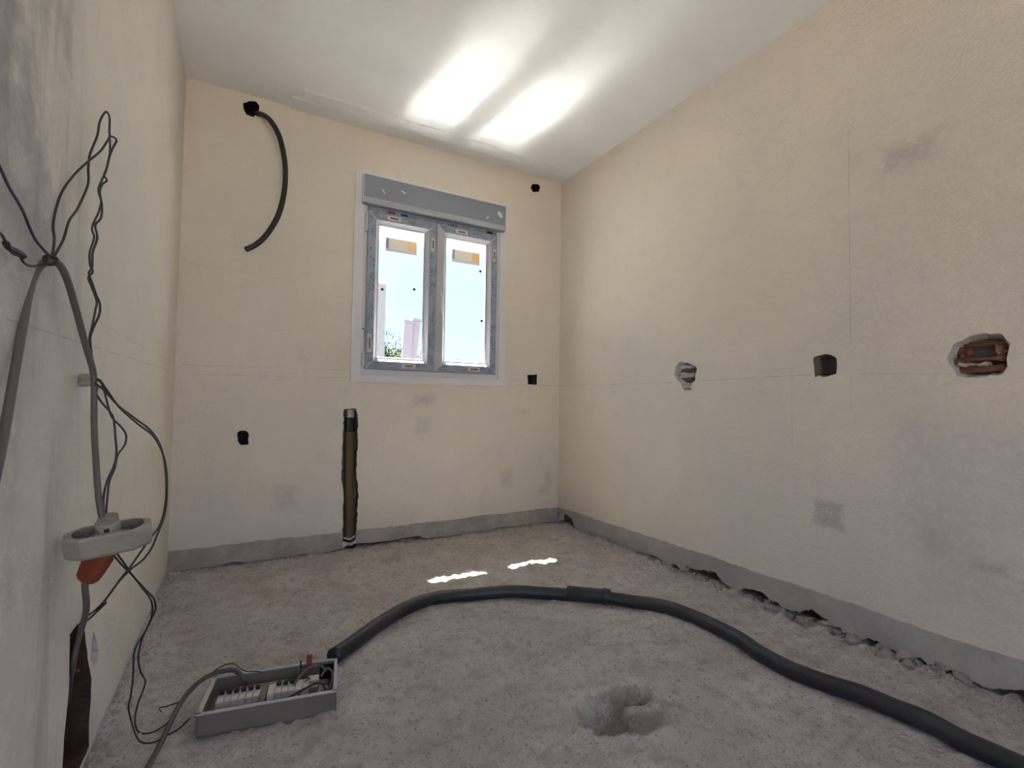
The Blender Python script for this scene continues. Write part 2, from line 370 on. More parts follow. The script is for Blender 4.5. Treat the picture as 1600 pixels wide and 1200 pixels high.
M_copper = plain('dusty_brass_screws', (0.50, 0.36, 0.22), 0.5, 0.3, 60)
M_steel = plain('din_rail_steel', (0.42, 0.42, 0.40), 0.4, 0.1, 20, 0.6)
M_red = plain('red_plastic', (0.33, 0.06, 0.06), 0.45)
M_greenish = plain('grey_green_terminal', (0.24, 0.26, 0.24), 0.5)
M_brownpipe = plain('brown_cardboard_pipe', (0.17, 0.115, 0.05), 0.8, 0.4, 9, bump=0.3)
M_extwhite = cement('white_render', (0.66, 0.645, 0.635), (0.70, 0.685, 0.675), 0.2)
tN = NT('brushed_metal_sill')
bS = tN.bsdf(tN.mix(tN.noise(6), (0.07, 0.07, 0.07), (0.063, 0.063, 0.063)), 0.28, None, metal=1.0)
bS.inputs['Anisotropic'].default_value = 0.9
tg = tN.n('ShaderNodeCombineXYZ'); tg.inputs[1].default_value = 1.0; tN.l(tg.outputs[0], bS.inputs['Tangent'])
M_sill = tN.m
M_ground = cement('yard_concrete', (0.075, 0.07, 0.062), (0.10, 0.09, 0.08), 0.3)
M_board = plain('weathered_purple_board', (0.072, 0.058, 0.07), 0.7, 0.25, 6)
M_leaf = plain('olive_leaf', (0.045, 0.055, 0.025), 0.95, 0.35, 3, spec=0.05)
M_bark = plain('tree_bark', (0.22, 0.17, 0.13), 0.9)
M_rooftile = plain('grey_coping', (0.45, 0.44, 0.43), 0.8)

# ------------------------------------------------------------------ wall builder
def resample(loop, step, amp, seed, closed=True):
    out = []; n = len(loop); rnd = random.Random(seed)
    for i in range(n if closed else n - 1):
        a, b = Vector(loop[i]), Vector(loop[(i + 1) % n]); L = (b - a).length; k = max(1, int(L / step))
        nrm = Vector((-(b - a).y, (b - a).x)).normalized() if L > 0 else Vector((0, 0))
        for j in range(k):
            p = a.lerp(b, j / k)
            out.append(p + nrm * (rnd.uniform(-1, 1) * amp if j else 0))
    return out
def wall_surface(name, outer, holes, to3, nrm, mats):
    """flat wall face with real openings; holes = (loop2d, depth, side material, back material or None)"""
    bm = bmesh.new(); edges = []
    def loop(pts):
        vs = [bm.verts.new(to3(p[0], p[1], 0.0)) for p in pts]
        es = [bm.edges.new((vs[i], vs[(i + 1) % len(vs)])) for i in range(len(vs))]
        return vs, es
    _, es = loop(outer); edges += es
    for h in holes:
        _, es = loop(h[0]); edges += es
    bmesh.ops.triangle_fill(bm, use_beauty=True, use_dissolve=False, edges=edges)
    bm.normal_update()
    for f in bm.faces:
        if f.normal.dot(nrm) < 0: f.normal_flip()
    return bm_obj(name, bm, mats)
def hole_lining(name, loop2, depth, to3, side, back, parent, shrink=0.96):
    c = sum((Vector(p) for p in loop2), Vector((0, 0))) / len(loop2)
    V = [to3(p[0], p[1], 0.0) for p in loop2]
    L2 = [c + (Vector(p) - c) * shrink for p in loop2]
    V += [to3(p[0], p[1], depth) for p in L2]
    n = len(loop2)
    o = mesh_obj(name, V, [(i, (i + 1) % n, n + (i + 1) % n, n + i) for i in range(n)] + [tuple(range(n, 2 * n))], side, parent)
    if back:
        o.data.materials.append(back); o.data.polygons[n].material_index = 1
    return o

# plane coordinates: back wall (x,z), depth goes +y; right wall (y,z), depth +x; left wall (y,z), depth -x
b3 = lambda a, b, d: Vector((a, d, b))
r3 = lambda a, b, d: Vector((d, a, b))
l3 = lambda a, b, d: Vector((-W - d, a, b))
def bpx(L): return [(lambda v: (v.x, v.z))(at(px, py, y=0)) for px, py in L]
def rpx(L): return [(lambda v: (v.y, v.z))(at(px, py, x=0)) for px, py in L]
def lpx(L): return [(lambda v: (v.y, v.z))(at(px, py, x=-W)) for px, py in L]

def jag_right(y):
    return max(0.004, jag_r0(y) + (0.012 * (n1(y, 0.009, 61) - 0.5) + 0.010 * (n1(y, 0.025, 62) - 0.5)) * (1.0 if y < -0.2 else 0.35))
def jag_r0(y):
    z = 0.008 + 0.05 * max(0, n1(y, 0.13, 5) - 0.45) + 0.03 * max(0, n1(y, 0.05, 6) - 0.45)
    if y < -1.15: z += 0.010 + 0.045 * max(0, n1(y, 0.12, 7) - 0.35)
    if -0.20 < y < -0.012: z = 0.074 - 0.03 * max(0, (-0.11 - y) / 0.09) ** 2 + 0.006 * n1(y, 0.02, 8)
    return max(0.008, z)
def jag_back(x):
    return max(0.004, 0.004 + 0.07 * max(0, n1(x, 0.12, 15) - 0.55) + 0.02 * max(0, n1(x, 0.04, 16) - 0.5))
def top_right(y): return 0.108 + 0.022 * min(1, max(0, -y / 1.3)) + 0.010 * (n1(y, 0.16, 21) - 0.5) + 0.006 * (n1(y, 0.03, 22) - 0.5)
def top_back(x): return 0.106 + 0.012 * (n1(x, 0.2, 25) - 0.5) + 0.008 * (n1(x, 0.035, 26) - 0.5)
def frange(a, b, st):
    n = max(1, int(round(abs(b - a) / st))); return [a + (b - a) * i / n for i in range(n + 1)]

# ------------------------------------------------------------------ back wall with its window opening
WX0, WX1, WZ0, WZ1 = -1.44, -0.495, 0.99, 2.20
hole_tl = resample(bpx([(380, 161), (389, 158), (400.5, 159), (405, 165), (404, 174), (402, 179), (396, 183), (385, 179), (381, 171.5)]), 0.012, 0.003, 1)
hole_l = resample(bpx([(370.5, 676.5), (374, 673.5), (385, 673.5), (388, 676.5), (389, 694), (376, 695.5), (371.5, 689)]), 0.012, 0.003, 2)
hole_tr = resample(bpx([(829.3, 292), (832, 287.5), (840.5, 287.5), (844, 292), (842, 300), (832, 300)]), 0.012, 0.003, 3)
hole_sk = resample(bpx([(823.7, 585.7), (839.5, 585), (838.7, 601), (825, 600.5)]), 0.03, 0.002, 4)
chase = resample([(x, max(z, 0.05)) for x, z in bpx([(537.4, 639.5), (556, 638.5), (559, 654.7), (559, 685), (557, 739), (560, 771.7), (558, 815), (556, 832), (555, 846),
                  (535, 848), (534, 834), (536.3, 815), (536.8, 771.7), (533, 750), (534, 717.5), (536.3, 672)])], 0.02, 0.0035, 5)
outer = [(x, jag_back(x)) for x in frange(-W - 0.06, 0.06, 0.02)] + [(0.06, H + 0.06), (-W - 0.06, H + 0.06)]
win_loop = [(WX0, WZ0), (WX1, WZ0), (WX1, WZ1), (WX0, WZ1)]
wall_back = wall_surface('wall_back', outer, [(win_loop,), (hole_tl,), (hole_l,), (hole_tr,), (hole_sk,), (chase,)], b3, Vector((0, -1, 0)), M_back)
tag(wall_back, 'cream plaster wall with the window, pencil lines and chiselled holes', 'wall', kind='structure')
# outer leaf of that wall, with the reveal around the window
RX0, RX1, RZ0, RZ1 = -1.52, -0.40, 1.03, 1.988
bm = bmesh.new()
Y0 = 0.13
for lo, hi in (((-W - 1.2, Y0, -0.3), (RX0, REV, 3.0)), ((RX1, Y0, -0.3), (1.2, REV, 3.0)), ((RX0, Y0, -0.3), (RX1, REV, RZ0 - 0.03)), ((RX0, Y0, RZ1), (RX1, REV, 3.0)),
               ((RX0, 0.055, RZ1), (RX1, Y0, 2.3)), ((RX0 - 0.05, 0.055, 0.9), (RX0, Y0, 2.3)), ((RX1, 0.055, 0.9), (RX1 + 0.05, Y0, 2.3)), ((RX0, 0.055, 0.9), (RX1, Y0, 1.0))):
    add_box(bm, lo, hi)
o = bm_obj('wall_outer', bm, M_extwhite); tag(o, 'white rendered outer face of the window wall', 'wall', kind='structure')
# recess behind the broken foot of the wall
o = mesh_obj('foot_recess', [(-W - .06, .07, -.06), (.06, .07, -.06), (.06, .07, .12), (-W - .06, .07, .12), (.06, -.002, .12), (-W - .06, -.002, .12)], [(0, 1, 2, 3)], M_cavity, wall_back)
for nm, lp, dp, sd_, bk in (('chiselled_hole', hole_tl, 0.12, M_holeshade, M_black), ('chiselled_hole', hole_l, 0.10, M_holeshade, M_black), ('chiselled_hole', hole_tr, 0.12, M_holeshade, M_black),  # near-black sides and backs paint the darkness inside these holes
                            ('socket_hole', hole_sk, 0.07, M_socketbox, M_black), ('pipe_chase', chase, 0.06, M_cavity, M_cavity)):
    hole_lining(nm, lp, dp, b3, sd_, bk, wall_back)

# ------------------------------------------------------------------ right wall
rh1 = resample(rpx([(1053, 585), (1056, 572), (1061, 566), (1072.6, 566), (1086.6, 572), (1089, 575.6), (1086.6, 585), (1086.6, 594), (1081, 599.5), (1079.6, 609), (1069, 610), (1064.5, 601), (1057.5, 593)]), 0.012, 0.003, 6)
rh2 = resample(rpx([(1271, 558), (1282.5, 555), (1289.5, 553), (1298, 554.5), (1307, 559.5), (1308, 569), (1306.5, 584.5), (1286, 589.5), (1279.5, 586.5), (1273.5, 589.5), (1272, 575)]), 0.014, 0.0015, 7)
rh3 = resample(rpx([(1480, 560), (1488, 540), (1512, 527), (1540, 520.5), (1566, 522), (1578, 537), (1573, 560), (1574, 574), (1566, 585), (1520, 590), (1497, 588), (1485, 572)]), 0.012, 0.003, 8)
outer = [(y, jag_right(y)) for y in frange(FRONT - 0.06, 0.06, 0.008)] + [(0.06, H + 0.06), (FRONT - 0.06, H + 0.06)]
wall_right = wall_surface('wall_right', outer, [(rh1,), (rh2,), (rh3,)], r3, Vector((-1, 0, 0)), M_right)
tag(wall_right, 'textured cream plaster wall with grey patches and three knocked-out holes', 'wall', kind='structure')
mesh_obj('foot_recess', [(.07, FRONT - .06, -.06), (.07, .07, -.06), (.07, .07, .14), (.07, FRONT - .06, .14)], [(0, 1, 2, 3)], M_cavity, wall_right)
hole_lining('knocked_out_hole', rh1, 0.035, r3, M_holeedge, M_cavity, wall_right, 0.86)
hole_lining('socket_hole', rh2, 0.055, r3, M_cavity, M_socketbox, wall_right, 1.0)
hole_lining('knocked_out_hole', rh3, 0.05, r3, M_holeedge, M_socketbox, wall_right, 0.80)
def rugged(name, lo, hi, mat, parent, seed, amp=0.004, cuts=3):
    bm = bmesh.new(); add_box(bm, lo, hi); bmesh.ops.subdivide_edges(bm, edges=bm.edges[:], cuts=cuts, use_grid_fill=True)
    rnd = random.Random(seed)
    for v in bm.verts: v.co += Vector((rnd.uniform(-amp, amp), rnd.uniform(-amp, amp), rnd.uniform(-amp, amp)))
    return bm_obj(name, bm, mat, parent)
# webs of the hollow bricks showing inside the two broken holes
for i, (z0, z1, ya, yb, xx) in enumerate(((1.062, 1.074, -1.19, -1.10, 0.012), (1.012, 1.034, -1.20, -1.115, 0.010), (0.958, 0.978, -1.19, -1.13, 0.008))):
    rugged('brick_web', (xx, ya, z0), (0.034, yb, z1), M_holeedge, wall_right, 30 + i, 0.0055)
for i, (z0, z1, ya, yb, xx, mm) in enumerate(((1.074, 1.082, -2.368, -2.272, 0.030, M_brick), (1.024, 1.032, -2.368, -2.258, 0.012, M_brick), (1.010, 1.017, -2.33, -2.262, 0.006, M_holeedge),
                                             (0.990, 1.008, -2.37, -2.262, 0.022, M_brick), (1.03, 1.07, -2.372, -2.352, 0.02, M_brick), (1.035, 1.07, -2.285, -2.258, 0.026, M_brick))):
    rugged('brick_web', (xx, ya, z0), (0.049, yb, z1), mm, wall_right, 40 + i, 0.006)

# ------------------------------------------------------------------ left wall
lc = lpx([(121, 975), (109.5, 991), (108.5, 1031), (108.5, 1061), (105, 1105), (102, 1135), (97.6, 1195)])
rc = lpx([(131, 976), (134, 1005), (139, 1040), (143, 1061), (142, 1092), (139, 1135), (139, 1165)])
lch = resample(lc + [(lc[-1][0], 0.03), (rc[-1][0], 0.03)] + rc[::-1], 0.02, 0.003, 9)
spall = resample(lpx([(146, 986), (151, 1000), (154, 1018), (152, 1034), (147, 1042), (141, 1030), (143, 1008)]), 0.015, 0.003, 10)
outer = [(y, 0.006 + 0.012 * n1(y, 0.08, 31)) for y in frange(FRONT - 0.06, 0.06, 0.03)] + [(0.06, H + 0.06), (FRONT - 0.06, H + 0.06)]
wall_left = wall_surface('wall_left', outer, [(lch,), (spall,)], l3, Vector((1, 0, 0)), M_left)
tag(wall_left, 'pale plaster wall stained grey, with a jagged cable chase at its foot', 'wall', kind='structure')
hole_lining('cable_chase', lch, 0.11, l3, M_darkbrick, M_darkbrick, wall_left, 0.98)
hole_lining('plaster_spall', spall, 0.012, l3, M_holeedge, M_mortar, wall_left, 0.8)
p_ = at(128, 1022, x=-W - 0.02)
rugged('brick_shard', (-W - 0.05, p_.y - 0.03, p_.z - 0.03), (-W - 0.015, p_.y + 0.04, p_.z + 0.03), M_brick, wall_left, 55, 0.006)

# ------------------------------------------------------------------ wall behind the camera with a doorway, side shells, ceiling
bm = bmesh.new()
DX0, DX1, DZ = -2.24, -1.40, 2.05
for lo, hi in (((-W - .1, FRONT - .1, -.05), (DX0, FRONT, H + .06)), ((DX1, FRONT - .1, -.05), (.1, FRONT, H + .06)), ((DX0, FRONT - .1, DZ), (DX1, FRONT, H + .06))):
    add_box(bm, lo, hi)
o = bm_obj('wall_front', bm, M_left); tag(o, 'cream plaster wall with a doorway facing the window', 'wall', kind='structure')
o = box_obj('wall_shell', (.125, FRONT - .1, -.3), (.25, Y0, 3.0), M_extwhite); tag(o, 'outer leaf of the wall with three knocked-out holes', 'wall', kind='structure')
o = box_obj('wall_shell', (-W - .25, FRONT - .1, -.3), (-W - .125, Y0, 3.0), M_extwhite); tag(o, 'outer leaf of the stained wall with hanging wires', 'wall', kind='structure')
ceiling = box_obj('ceiling', (-W - .12, FRONT - .1, H), (.12, .12, H + .3), M_ceil); tag(ceiling, 'white textured ceiling with soft streaks of reflected sun', 'ceiling', kind='structure')
# patched strip of ceiling board along the window wall
o = box_obj('trim_1', (-1.79, -.205, H - .007), (-.17, -.125, H + .01), M_ceil, bev=0.0015); tag(o, 'narrow patched board strip on the ceiling above the window', 'trim', kind='structure')
for x in (-1.75, -1.05, -1.06, -.55, -.21, -.2):
    pass
bm = bmesh.new()
for x, y in ((-1.765, -.19), (-1.70, -.14), (-1.80, -.10), (-1.02, -.18), (-1.03, -.14), (-.62, -.17), (-.25, -.19), (-.22, -.135), (-1.05, -.09), (-.20, -.10)):
    r_ = bmesh.ops.create_cone(bm, cap_ends=True, segments=8, radius1=.0045, radius2=.0045, depth=.003)
    bmesh.ops.translate(bm, verts=r_['verts'], vec=(x, y, H - .0045))
bm_obj('screw_head', bm, M_cavity, o)
bm = bmesh.new()
L = frange(-1.84, -0.07, 0.05)
V = [Vector((x, -.118 - .004 * n1(x, .2, 44), H + .004)) for x in L] + [Vector((x, -.105 - .004 * n1(x, .2, 44), H - .007)) for x in L] + [Vector((x, .004, H - .012)) for x in L]
n = len(L); F = []
for r_ in (0, 1):
    for i in range(n - 1): F.append((r_ * n + i, r_ * n + i + 1, (r_ + 1) * n + i + 1, (r_ + 1) * n + i))
bm.free()
o = mesh_obj('trim_2', V, F, M_ceil); tag(o, 'slightly lowered plaster fillet between ceiling and window wall', 'trim', kind='structure')

# ------------------------------------------------------------------ cement bands where the skirting was
def band(name, ts, lo, hi, p3, th, mat, label):
    V, F = [], []; n = len(ts)
    for d in (0.006, -th):
        for t_ in ts: V.append(p3(t_, lo(t_) + (0.002 if d < 0 else 0), d))
        for t_ in ts: V.append(p3(t_, hi(t_), d))
    for i in range(n - 1):
        F.append((2 * n + i, 2 * n + i + 1, 3 * n + i + 1, 3 * n + i))
        F.append((i, i + 1, 2 * n + i + 1, 2 * n + i)); F.append((3 * n + i, 3 * n + i + 1, n + i + 1, n + i))
    o = mesh_obj(name, V, F, mat); tag(o, label, 'baseboard', kind='structure'); return o
bx_l = frange(-W + .001, -1.497, .015); bx_r = frange(-1.423, -0.001, .015)
band('baseboard_back', bx_r, jag_back, top_back, b3, .0025, M_band2, 'grey cement band at the foot of the window wall, between pipe chase and corner')
band('baseboard_back', bx_l, jag_back, top_back, b3, .0025, M_band2, 'grey cement band at the foot of the window wall, between pipe chase and hanging wires')
band('baseboard_right', frange(FRONT, -.001, .008), jag_right, top_right, r3, .006, M_band, 'grey cement band with broken lower edge along the wall with three holes')

# ------------------------------------------------------------------ floor
st = 0.008
xs = np.arange(-W - 0.08, 0.081, st); ys = np.arange(FRONT - 0.1, 0.081, st)
X, Y = np.meshgrid(xs, ys, indexing='ij')
Z = (vnoise(X, Y, .45, 1) - .5) * .010 + (vnoise(X, Y, .13, 2) - .5) * .006 + (vnoise(X, Y, .07, 5) - .5) * .008 + (vnoise(X, Y, .045, 3) - .5) * .008 + (vnoise(X, Y, .018, 4) - .5) * .010
rid = vnoise(X, Y * 1.0, .03, 9); Z += np.where(rid > .72, (rid - .72) * .03, 0)
chip = vnoise(X, Y, .022, 12); patchy = vnoise(X, Y, .3, 13); Z -= np.where((chip > .78) & (patchy > .4), (chip - .78) * .06, 0)
# hammered-out hollow
for cx, cy, rx, ry, dpt in ((-1.12, -1.86, .08, .06, .075), (-0.985, -1.815, .075, .05, .055), (-1.04, -1.92, .09, .04, .02), (-1.13, -1.965, .022, .018, .02)):
    q = ((X - cx) / rx) ** 2 + ((Y - cy) / ry) ** 2 + (vnoise(X, Y, .04, 17) - .5) * 1.1 + (vnoise(X, Y, .016, 19) - .5) * .6
    Z -= dpt * np.clip(1.15 - q, 0, 1) ** .5
q = np.exp(-(((X + 1.05) / .22) ** 2 + ((Y + 1.87) / .14) ** 2)); Z += q * (vnoise(X, Y, .03, 18) - .5) * .008
# rough margins along the walls
for dist, amp, wdt, sd_ in ((-X, .032, .07, 41), (-Y, .014, .05, 42), (X + W, .014, .06, 43)):
    f_ = np.exp(-(np.clip(dist, 0, 9) / wdt) ** 2)
    Z += f_ * ((vnoise(X, Y, .05, sd_) - .55) * amp + (vnoise(X, Y, .02, sd_ + 10) - .5) * amp * .8)
Z = np.where((X > .0) | (Y > .0), np.minimum(Z, .002), Z)
nx, ny = len(xs), len(ys)
me = bpy.data.meshes.new('floor')
me.vertices.add(nx * ny); me.vertices.foreach_set('co', np.stack([X, Y, Z], -1).ravel().astype(np.float32))
ii, jj = np.meshgrid(np.arange(nx - 1), np.arange(ny - 1), indexing='ij'); a = (ii * ny + jj).ravel()
fc = np.stack([a, a + ny, a + ny + 1, a + 1], -1).astype(np.int32)
me.loops.add(fc.size); me.loops.foreach_set('vertex_index', fc.ravel())
me.polygons.add(len(fc)); me.polygons.foreach_set('loop_start', np.arange(0, fc.size, 4, dtype=np.int32)); me.polygons.foreach_set('loop_total', np.full(len(fc), 4, np.int32))
me.update(calc_edges=True); me.validate(); me.materials.append(M_floor)
floor = bpy.data.objects.new('floor', me); COL.objects.link(floor)
tag(floor, 'rough bare concrete floor with a hammered-out hollow', 'floor', kind='structure')
def fz(x, y):
    i = min(max(int(round((x - xs[0]) / st)), 0), nx - 1); j = min(max(int(round((y - ys[0]) / st)), 0), ny - 1)
    return float(Z[i, j])
# broken mortar lumps left along the feet of the walls
lump_meshes = []
for k in range(10):
    bm = bmesh.new(); bmesh.ops.create_icosphere(bm, subdivisions=2, radius=1.0); rnd = random.Random(100 + k)
    ax = [(Vector((rnd.uniform(-1, 1), rnd.uniform(-1, 1), rnd.uniform(-1, 1))).normalized(), rnd.uniform(.45, .85)) for _ in range(7)]
    for v in bm.verts:
        for d_, h_ in ax:
            s_ = v.co.dot(d_)
            if s_ > h_: v.co -= d_ * (s_ - h_)
        v.co *= rnd.uniform(.93, 1.07)
    me = bpy.data.meshes.new('mortar_lump'); bm.to_mesh(me); bm.free(); me.materials.append(M_mortar); lump_meshes.append(me)
rnd = random.Random(5)
def lump(x, y, s, flat=.6):
    o = bpy.data.objects.new('mortar_lump', rnd.choice(lump_meshes)); COL.objects.link(o); o.parent = floor
    o.location = (x, y, fz(x, y) + s * .4); o.scale = (s * rnd.uniform(.7, 1.2), s * rnd.uniform(.8, 1.4), s * flat * rnd.uniform(.7, 1.2)); o.rotation_euler = (rnd.uniform(-.4, .4), rnd.uniform(-.4, .4), rnd.uniform(0, 6.3))
for i in range(170):
    y = -.25 - 2.5 * rnd.random() ** .8
    s = rnd.uniform(.008, .016) * (1 + 1.1 * (y < -1.0) * rnd.random() ** 2)
    lump(-rnd.uniform(-.025, .03) - (.025 * rnd.random() if y < -1.0 else 0), y, s, .75)
for i in range(65): lump(-rnd.uniform(.05, W - .05), -rnd.uniform(-.03, .025), rnd.uniform(.006, .012))
for i in range(35): lump(-W + rnd.uniform(.0, .05), -rnd.uniform(.05, 1.5), rnd.uniform(.005, .011))
for i in range(30):
    a = rnd.uniform(0, 6.28); lump(-1.05 + math.cos(a) * rnd.uniform(.02, .15), -1.85 + math.sin(a) * rnd.uniform(.01, .08), rnd.uniform(.004, .010))
# finer crumbs of the same mortar in the broken joint, joined into one piece
V, F = [], []
ico = bmesh.new(); bmesh.ops.create_icosphere(ico, subdivisions=1, radius=1.0); iv = [v.co.copy() for v in ico.verts]; iF = [[v.index for v in f.verts] for f in ico.faces]; ico.free()
for i in range(2200):
    k_ = i % 10
    if k_ < 6: x, y = -abs(rnd.gauss(0, .022)) + .02, -rnd.uniform(.2, 2.8)
    elif k_ < 9: x, y = -rnd.uniform(.02, W - .02), -abs(rnd.gauss(0, .018)) + .012
    else: x, y = -W + abs(rnd.gauss(0, .02)), -rnd.uniform(.02, 1.9)
    s = rnd.uniform(.0022, .0065); c = Vector((x, y, fz(x, y) + s * .35)); b = len(V)
    V += [c + Vector((v.x * rnd.uniform(.6, 1.3), v.y * rnd.uniform(.6, 1.3), v.z * rnd.uniform(.5, 1.0))) * s for v in iv]
    F += [[b + q for q in f] for f in iF]
mesh_obj('mortar_crumbs', V, F, M_mortar, floor)['kind'] = 'stuff'
# loose grit: too many grains to count
N = 5200; rs = np.random.RandomState(3)
gx = -rs.rand(N) * W; gy = -rs.rand(N) ** .9 * 3.0
k1 = N // 5; gx[:k1] = -np.abs(rs.randn(k1)) * .06
k2 = N // 8; gy[k1:k1 + k2] = -np.abs(rs.randn(k2)) * .05
V, F = [], []
for i in range(N):
    lx_ = (Vector((gx[i], gy[i], 0)) - Vector((-2.106, -1.440, 0)))
    if -.02 < lx_.x < .39 and -.08 < lx_.y < .2: continue
    s = .0012 + .0032 * rs.rand() ** 3; c = Vector((gx[i], gy[i], fz(gx[i], gy[i]) + s * .4)); b = len(V)
    for d_ in ((1, 0, -.6), (-.5, .86, -.6), (-.5, -.86, -.6), (.2, .1, .8), (.9, .6, .1)):
        V.append(c + Vector([q * s * (0.7 + .6 * rs.rand()) for q in d_]))
    F += [(b, b + 1, b + 3), (b + 1, b + 2, b + 3), (b + 2, b, b + 3), (b, b + 4, b + 1)]
o = mesh_obj('loose_grit', V, F, M_mortar); tag(o, 'fine mortar grit scattered over the concrete floor', 'grit', kind='stuff')

# ------------------------------------------------------------------ window
def ring(name, x0, x1, z0, z1, prof, mat, parent, kb=1.0, kt=1.0):
    V, F = [], []
    for w_, y_ in prof: V += [Vector((x0 + w_, y_, z0 + w_ * kb)), Vector((x1 - w_, y_, z0 + w_ * kb)), Vector((x1 - w_, y_, z1 - w_ * kt)), Vector((x0 + w_, y_, z1 - w_ * kt))]
    for i in range(len(prof) - 1):
        for k in range(4): F.append((i * 4 + k, i * 4 + (k + 1) % 4, i * 4 + 4 + (k + 1) % 4, i * 4 + 4 + k))
    o = mesh_obj(name, V, F, mat, None); adopt(o, parent) if parent.type == 'EMPTY' else setattr(o, 'parent', parent)
    return o
win = empty('window_1', (-0.967, 0, 0.973)); tag(win, 'new white two-sash window with printed protective film and grey shutter box', 'window', kind='structure')
# casing: four mitred boards
cx0, cx1, cz0, cz1 = -1.480, -0.456, 0.973, 2.228; ci = (-1.424, -0.509, 1.012, 2.18)
def board(p, y0, y1, name, mat, parent):
    n = len(p); V = [Vector((a, y0, b)) for a, b in p] + [Vector((a, y1, b)) for a, b in p]
    o = mesh_obj(name, V, [tuple(range(n)), tuple(range(2 * n - 1, n - 1, -1))] + [(i, n + i, n + (i + 1) % n, (i + 1) % n) for i in range(n)], mat)
    adopt(o, parent) if parent.type == 'EMPTY' else setattr(o, 'parent', parent)
    return o
O = [(cx0, cz0), (cx1, cz0), (cx1, cz1), (cx0, cz1)]; I = [(ci[0], ci[2]), (ci[1], ci[2]), (ci[1], ci[3]), (ci[0], ci[3])]
for k in range(4): board([O[k], O[(k + 1) % 4], I[(k + 1) % 4], I[k]], -.011, .004, 'casing_board', M_pvc2, win)
ring('window_frame', ci[0] - .02, ci[1] + .02, ci[2] - .02, 2.0395, [(0, .06), (0, -.002), (.040, -.004), (.042, .0), (.042, .041), (.085, .041), (.085, .06), (0, .06)], M_pvc, win, 1.44)
SY = -.024                                                        # front of the sashes
sash_prof = [(.0, .040), (.0, SY + .003), (.003, SY), (.047, SY), (.050, SY + .004), (.064, SY + .016), (.068, SY + .017), (.068, .004), (.068, .010), (.050, .014), (.050, .040), (0, .040)]
for si, (x0, x1) in enumerate(((-1.402, -0.9735), (-0.9685, -0.5365))):
    z0, z1 = 1.0535, 1.997
    sash = ring('window_sash', x0, x1, z0, z1, sash_prof, M_sash, win)
    sash['label'] = ('white sash filmed on all four sides', 'white sash with a bare meeting stile and torn handle tape')[si]
    g = .068
    mesh_obj('glass_pane', [(x0 + g - .004, .008, z0 + g - .004), (x1 - g + .004, .008, z0 + g - .004), (x1 - g + .004, .008, z1 - g + .004), (x0 + g - .004, .008, z1 - g + .004)], [(0, 1, 2, 3)], M_glass, sash)
    # inner glazing bead
    o = ring('glazing_bead', x0 + .0675, x1 - .0675, z0 + .0675, z1 - .0675, [(0, -.006), (.003, -.004), (.007, .008), (0, .008)], M_bead, sash)
    fa, fb = .004, .046; y_ = SY - .0012
    o4 = [(x0 + fa, z0 + fa), (x1 - fa, z0 + fa), (x1 - fa, z1 - fa), (x0 + fa, z1 - fa)]; i4 = [(x0 + fb, z0 + fb), (x1 - fb, z0 + fb), (x1 - fb, z1 - fb), (x0 + fb, z1 - fb)]
    for k in range(4):
        if si == 1 and k == 3: continue                           # meeting stile of the second sash is bare
        A, B, C_, D_ = (Vector(p) for p in (o4[k], o4[(k + 1) % 4], i4[(k + 1) % 4], i4[k]))
        d_ = (B - A).normalized(); cut = .006
        A, B, C_, D_ = A + d_ * cut, B - d_ * cut, C_ - d_ * cut, D_ + d_ * cut
        board([A, B, C_, D_], y_, SY + .0002, 'protective_film', M_film, sash)
    def stick(cx_, cz_, w_, h_, mat):
        return board([(cx_ - w_ / 2, cz_ - h_ / 2), (cx_ + w_ / 2, cz_ - h_ / 2), (cx_ + w_ / 2, cz_ + h_ / 2), (cx_ - w_ / 2, cz_ + h_ / 2)], y_ - .0012, y_ + .0002, 'profile_sticker', mat, sash)
    mid = (x0 + x1) / 2
    stick(mid - .06 if si == 0 else mid - .05, z1 - .024, .085, .026, M_stickH)
    stick(mid + .05 if si == 0 else mid + .055, z0 + .024, .085, .026, M_stickH)
    stick(x1 - .024, z1 - .14, .024, .085, M_stickV)
    if si == 0: stick(x0 + .024, z0 + .15, .024, .11, M_stickV)
    # paper label and spacer dots on the glass
    lx0, lx1 = ((-1.289, -1.094), (-.856, -.657))[si]
    mesh_obj('glass_label', [(lx0, .005, 1.778), (lx1, .005, 1.778), (lx1, .005, 1.862), (lx0, .005, 1.862)], [(0, 1, 2, 3)], M_glabel, sash)
    for dx_, dz_ in (((-1.304, 1.538), (-1.105, 1.563)), ((-.650, 1.742), (-.634, 1.408)))[si]:
        bm = bmesh.new(); bmesh.ops.create_cone(bm, cap_ends=True, segments=12, radius1=.0085, radius2=.0085, depth=.004)
        bmesh.ops.transform(bm, matrix=Matrix.Translation((dx_, .004, dz_)) @ Matrix.Rotation(math.pi / 2, 4, 'X'), verts=bm.verts[:]); bm_obj('spacer_dot', bm, M_black, sash)
    if si == 1:
        # torn tape where the handle will go
        V, F = [], []; tube_into(V, F, catmull([Vector((x0 + .030, SY - .001, 1.56)), Vector((x0 + .036, SY - .003, 1.52)), Vector((x0 + .032, SY - .003, 1.47)), Vector((x0 + .043, SY - .001, 1.42))]), .004, 6)
        mesh_obj('handle_tape', V, F, M_scratch, sash, True)
# hinges and strike on the frame
for nm, lo, hi, mt in (('hinge', (-1.418, -.020, 1.07), (-1.403, .0, 1.145), M_pvc), ('hinge', (-1.416, -.020, 1.87), (-1.403, .0, 1.985), M_pvc), ('strike_plate', (-1.4225, -.010, 1.175), (-1.4065, -.002, 1.275), M_pvc2), ('strike_latch', (-1.419, -.011, 1.285), (-1.408, -.002, 1.292), M_black)):
    adopt(box_obj(nm, lo, hi, mt, None, .003), win)
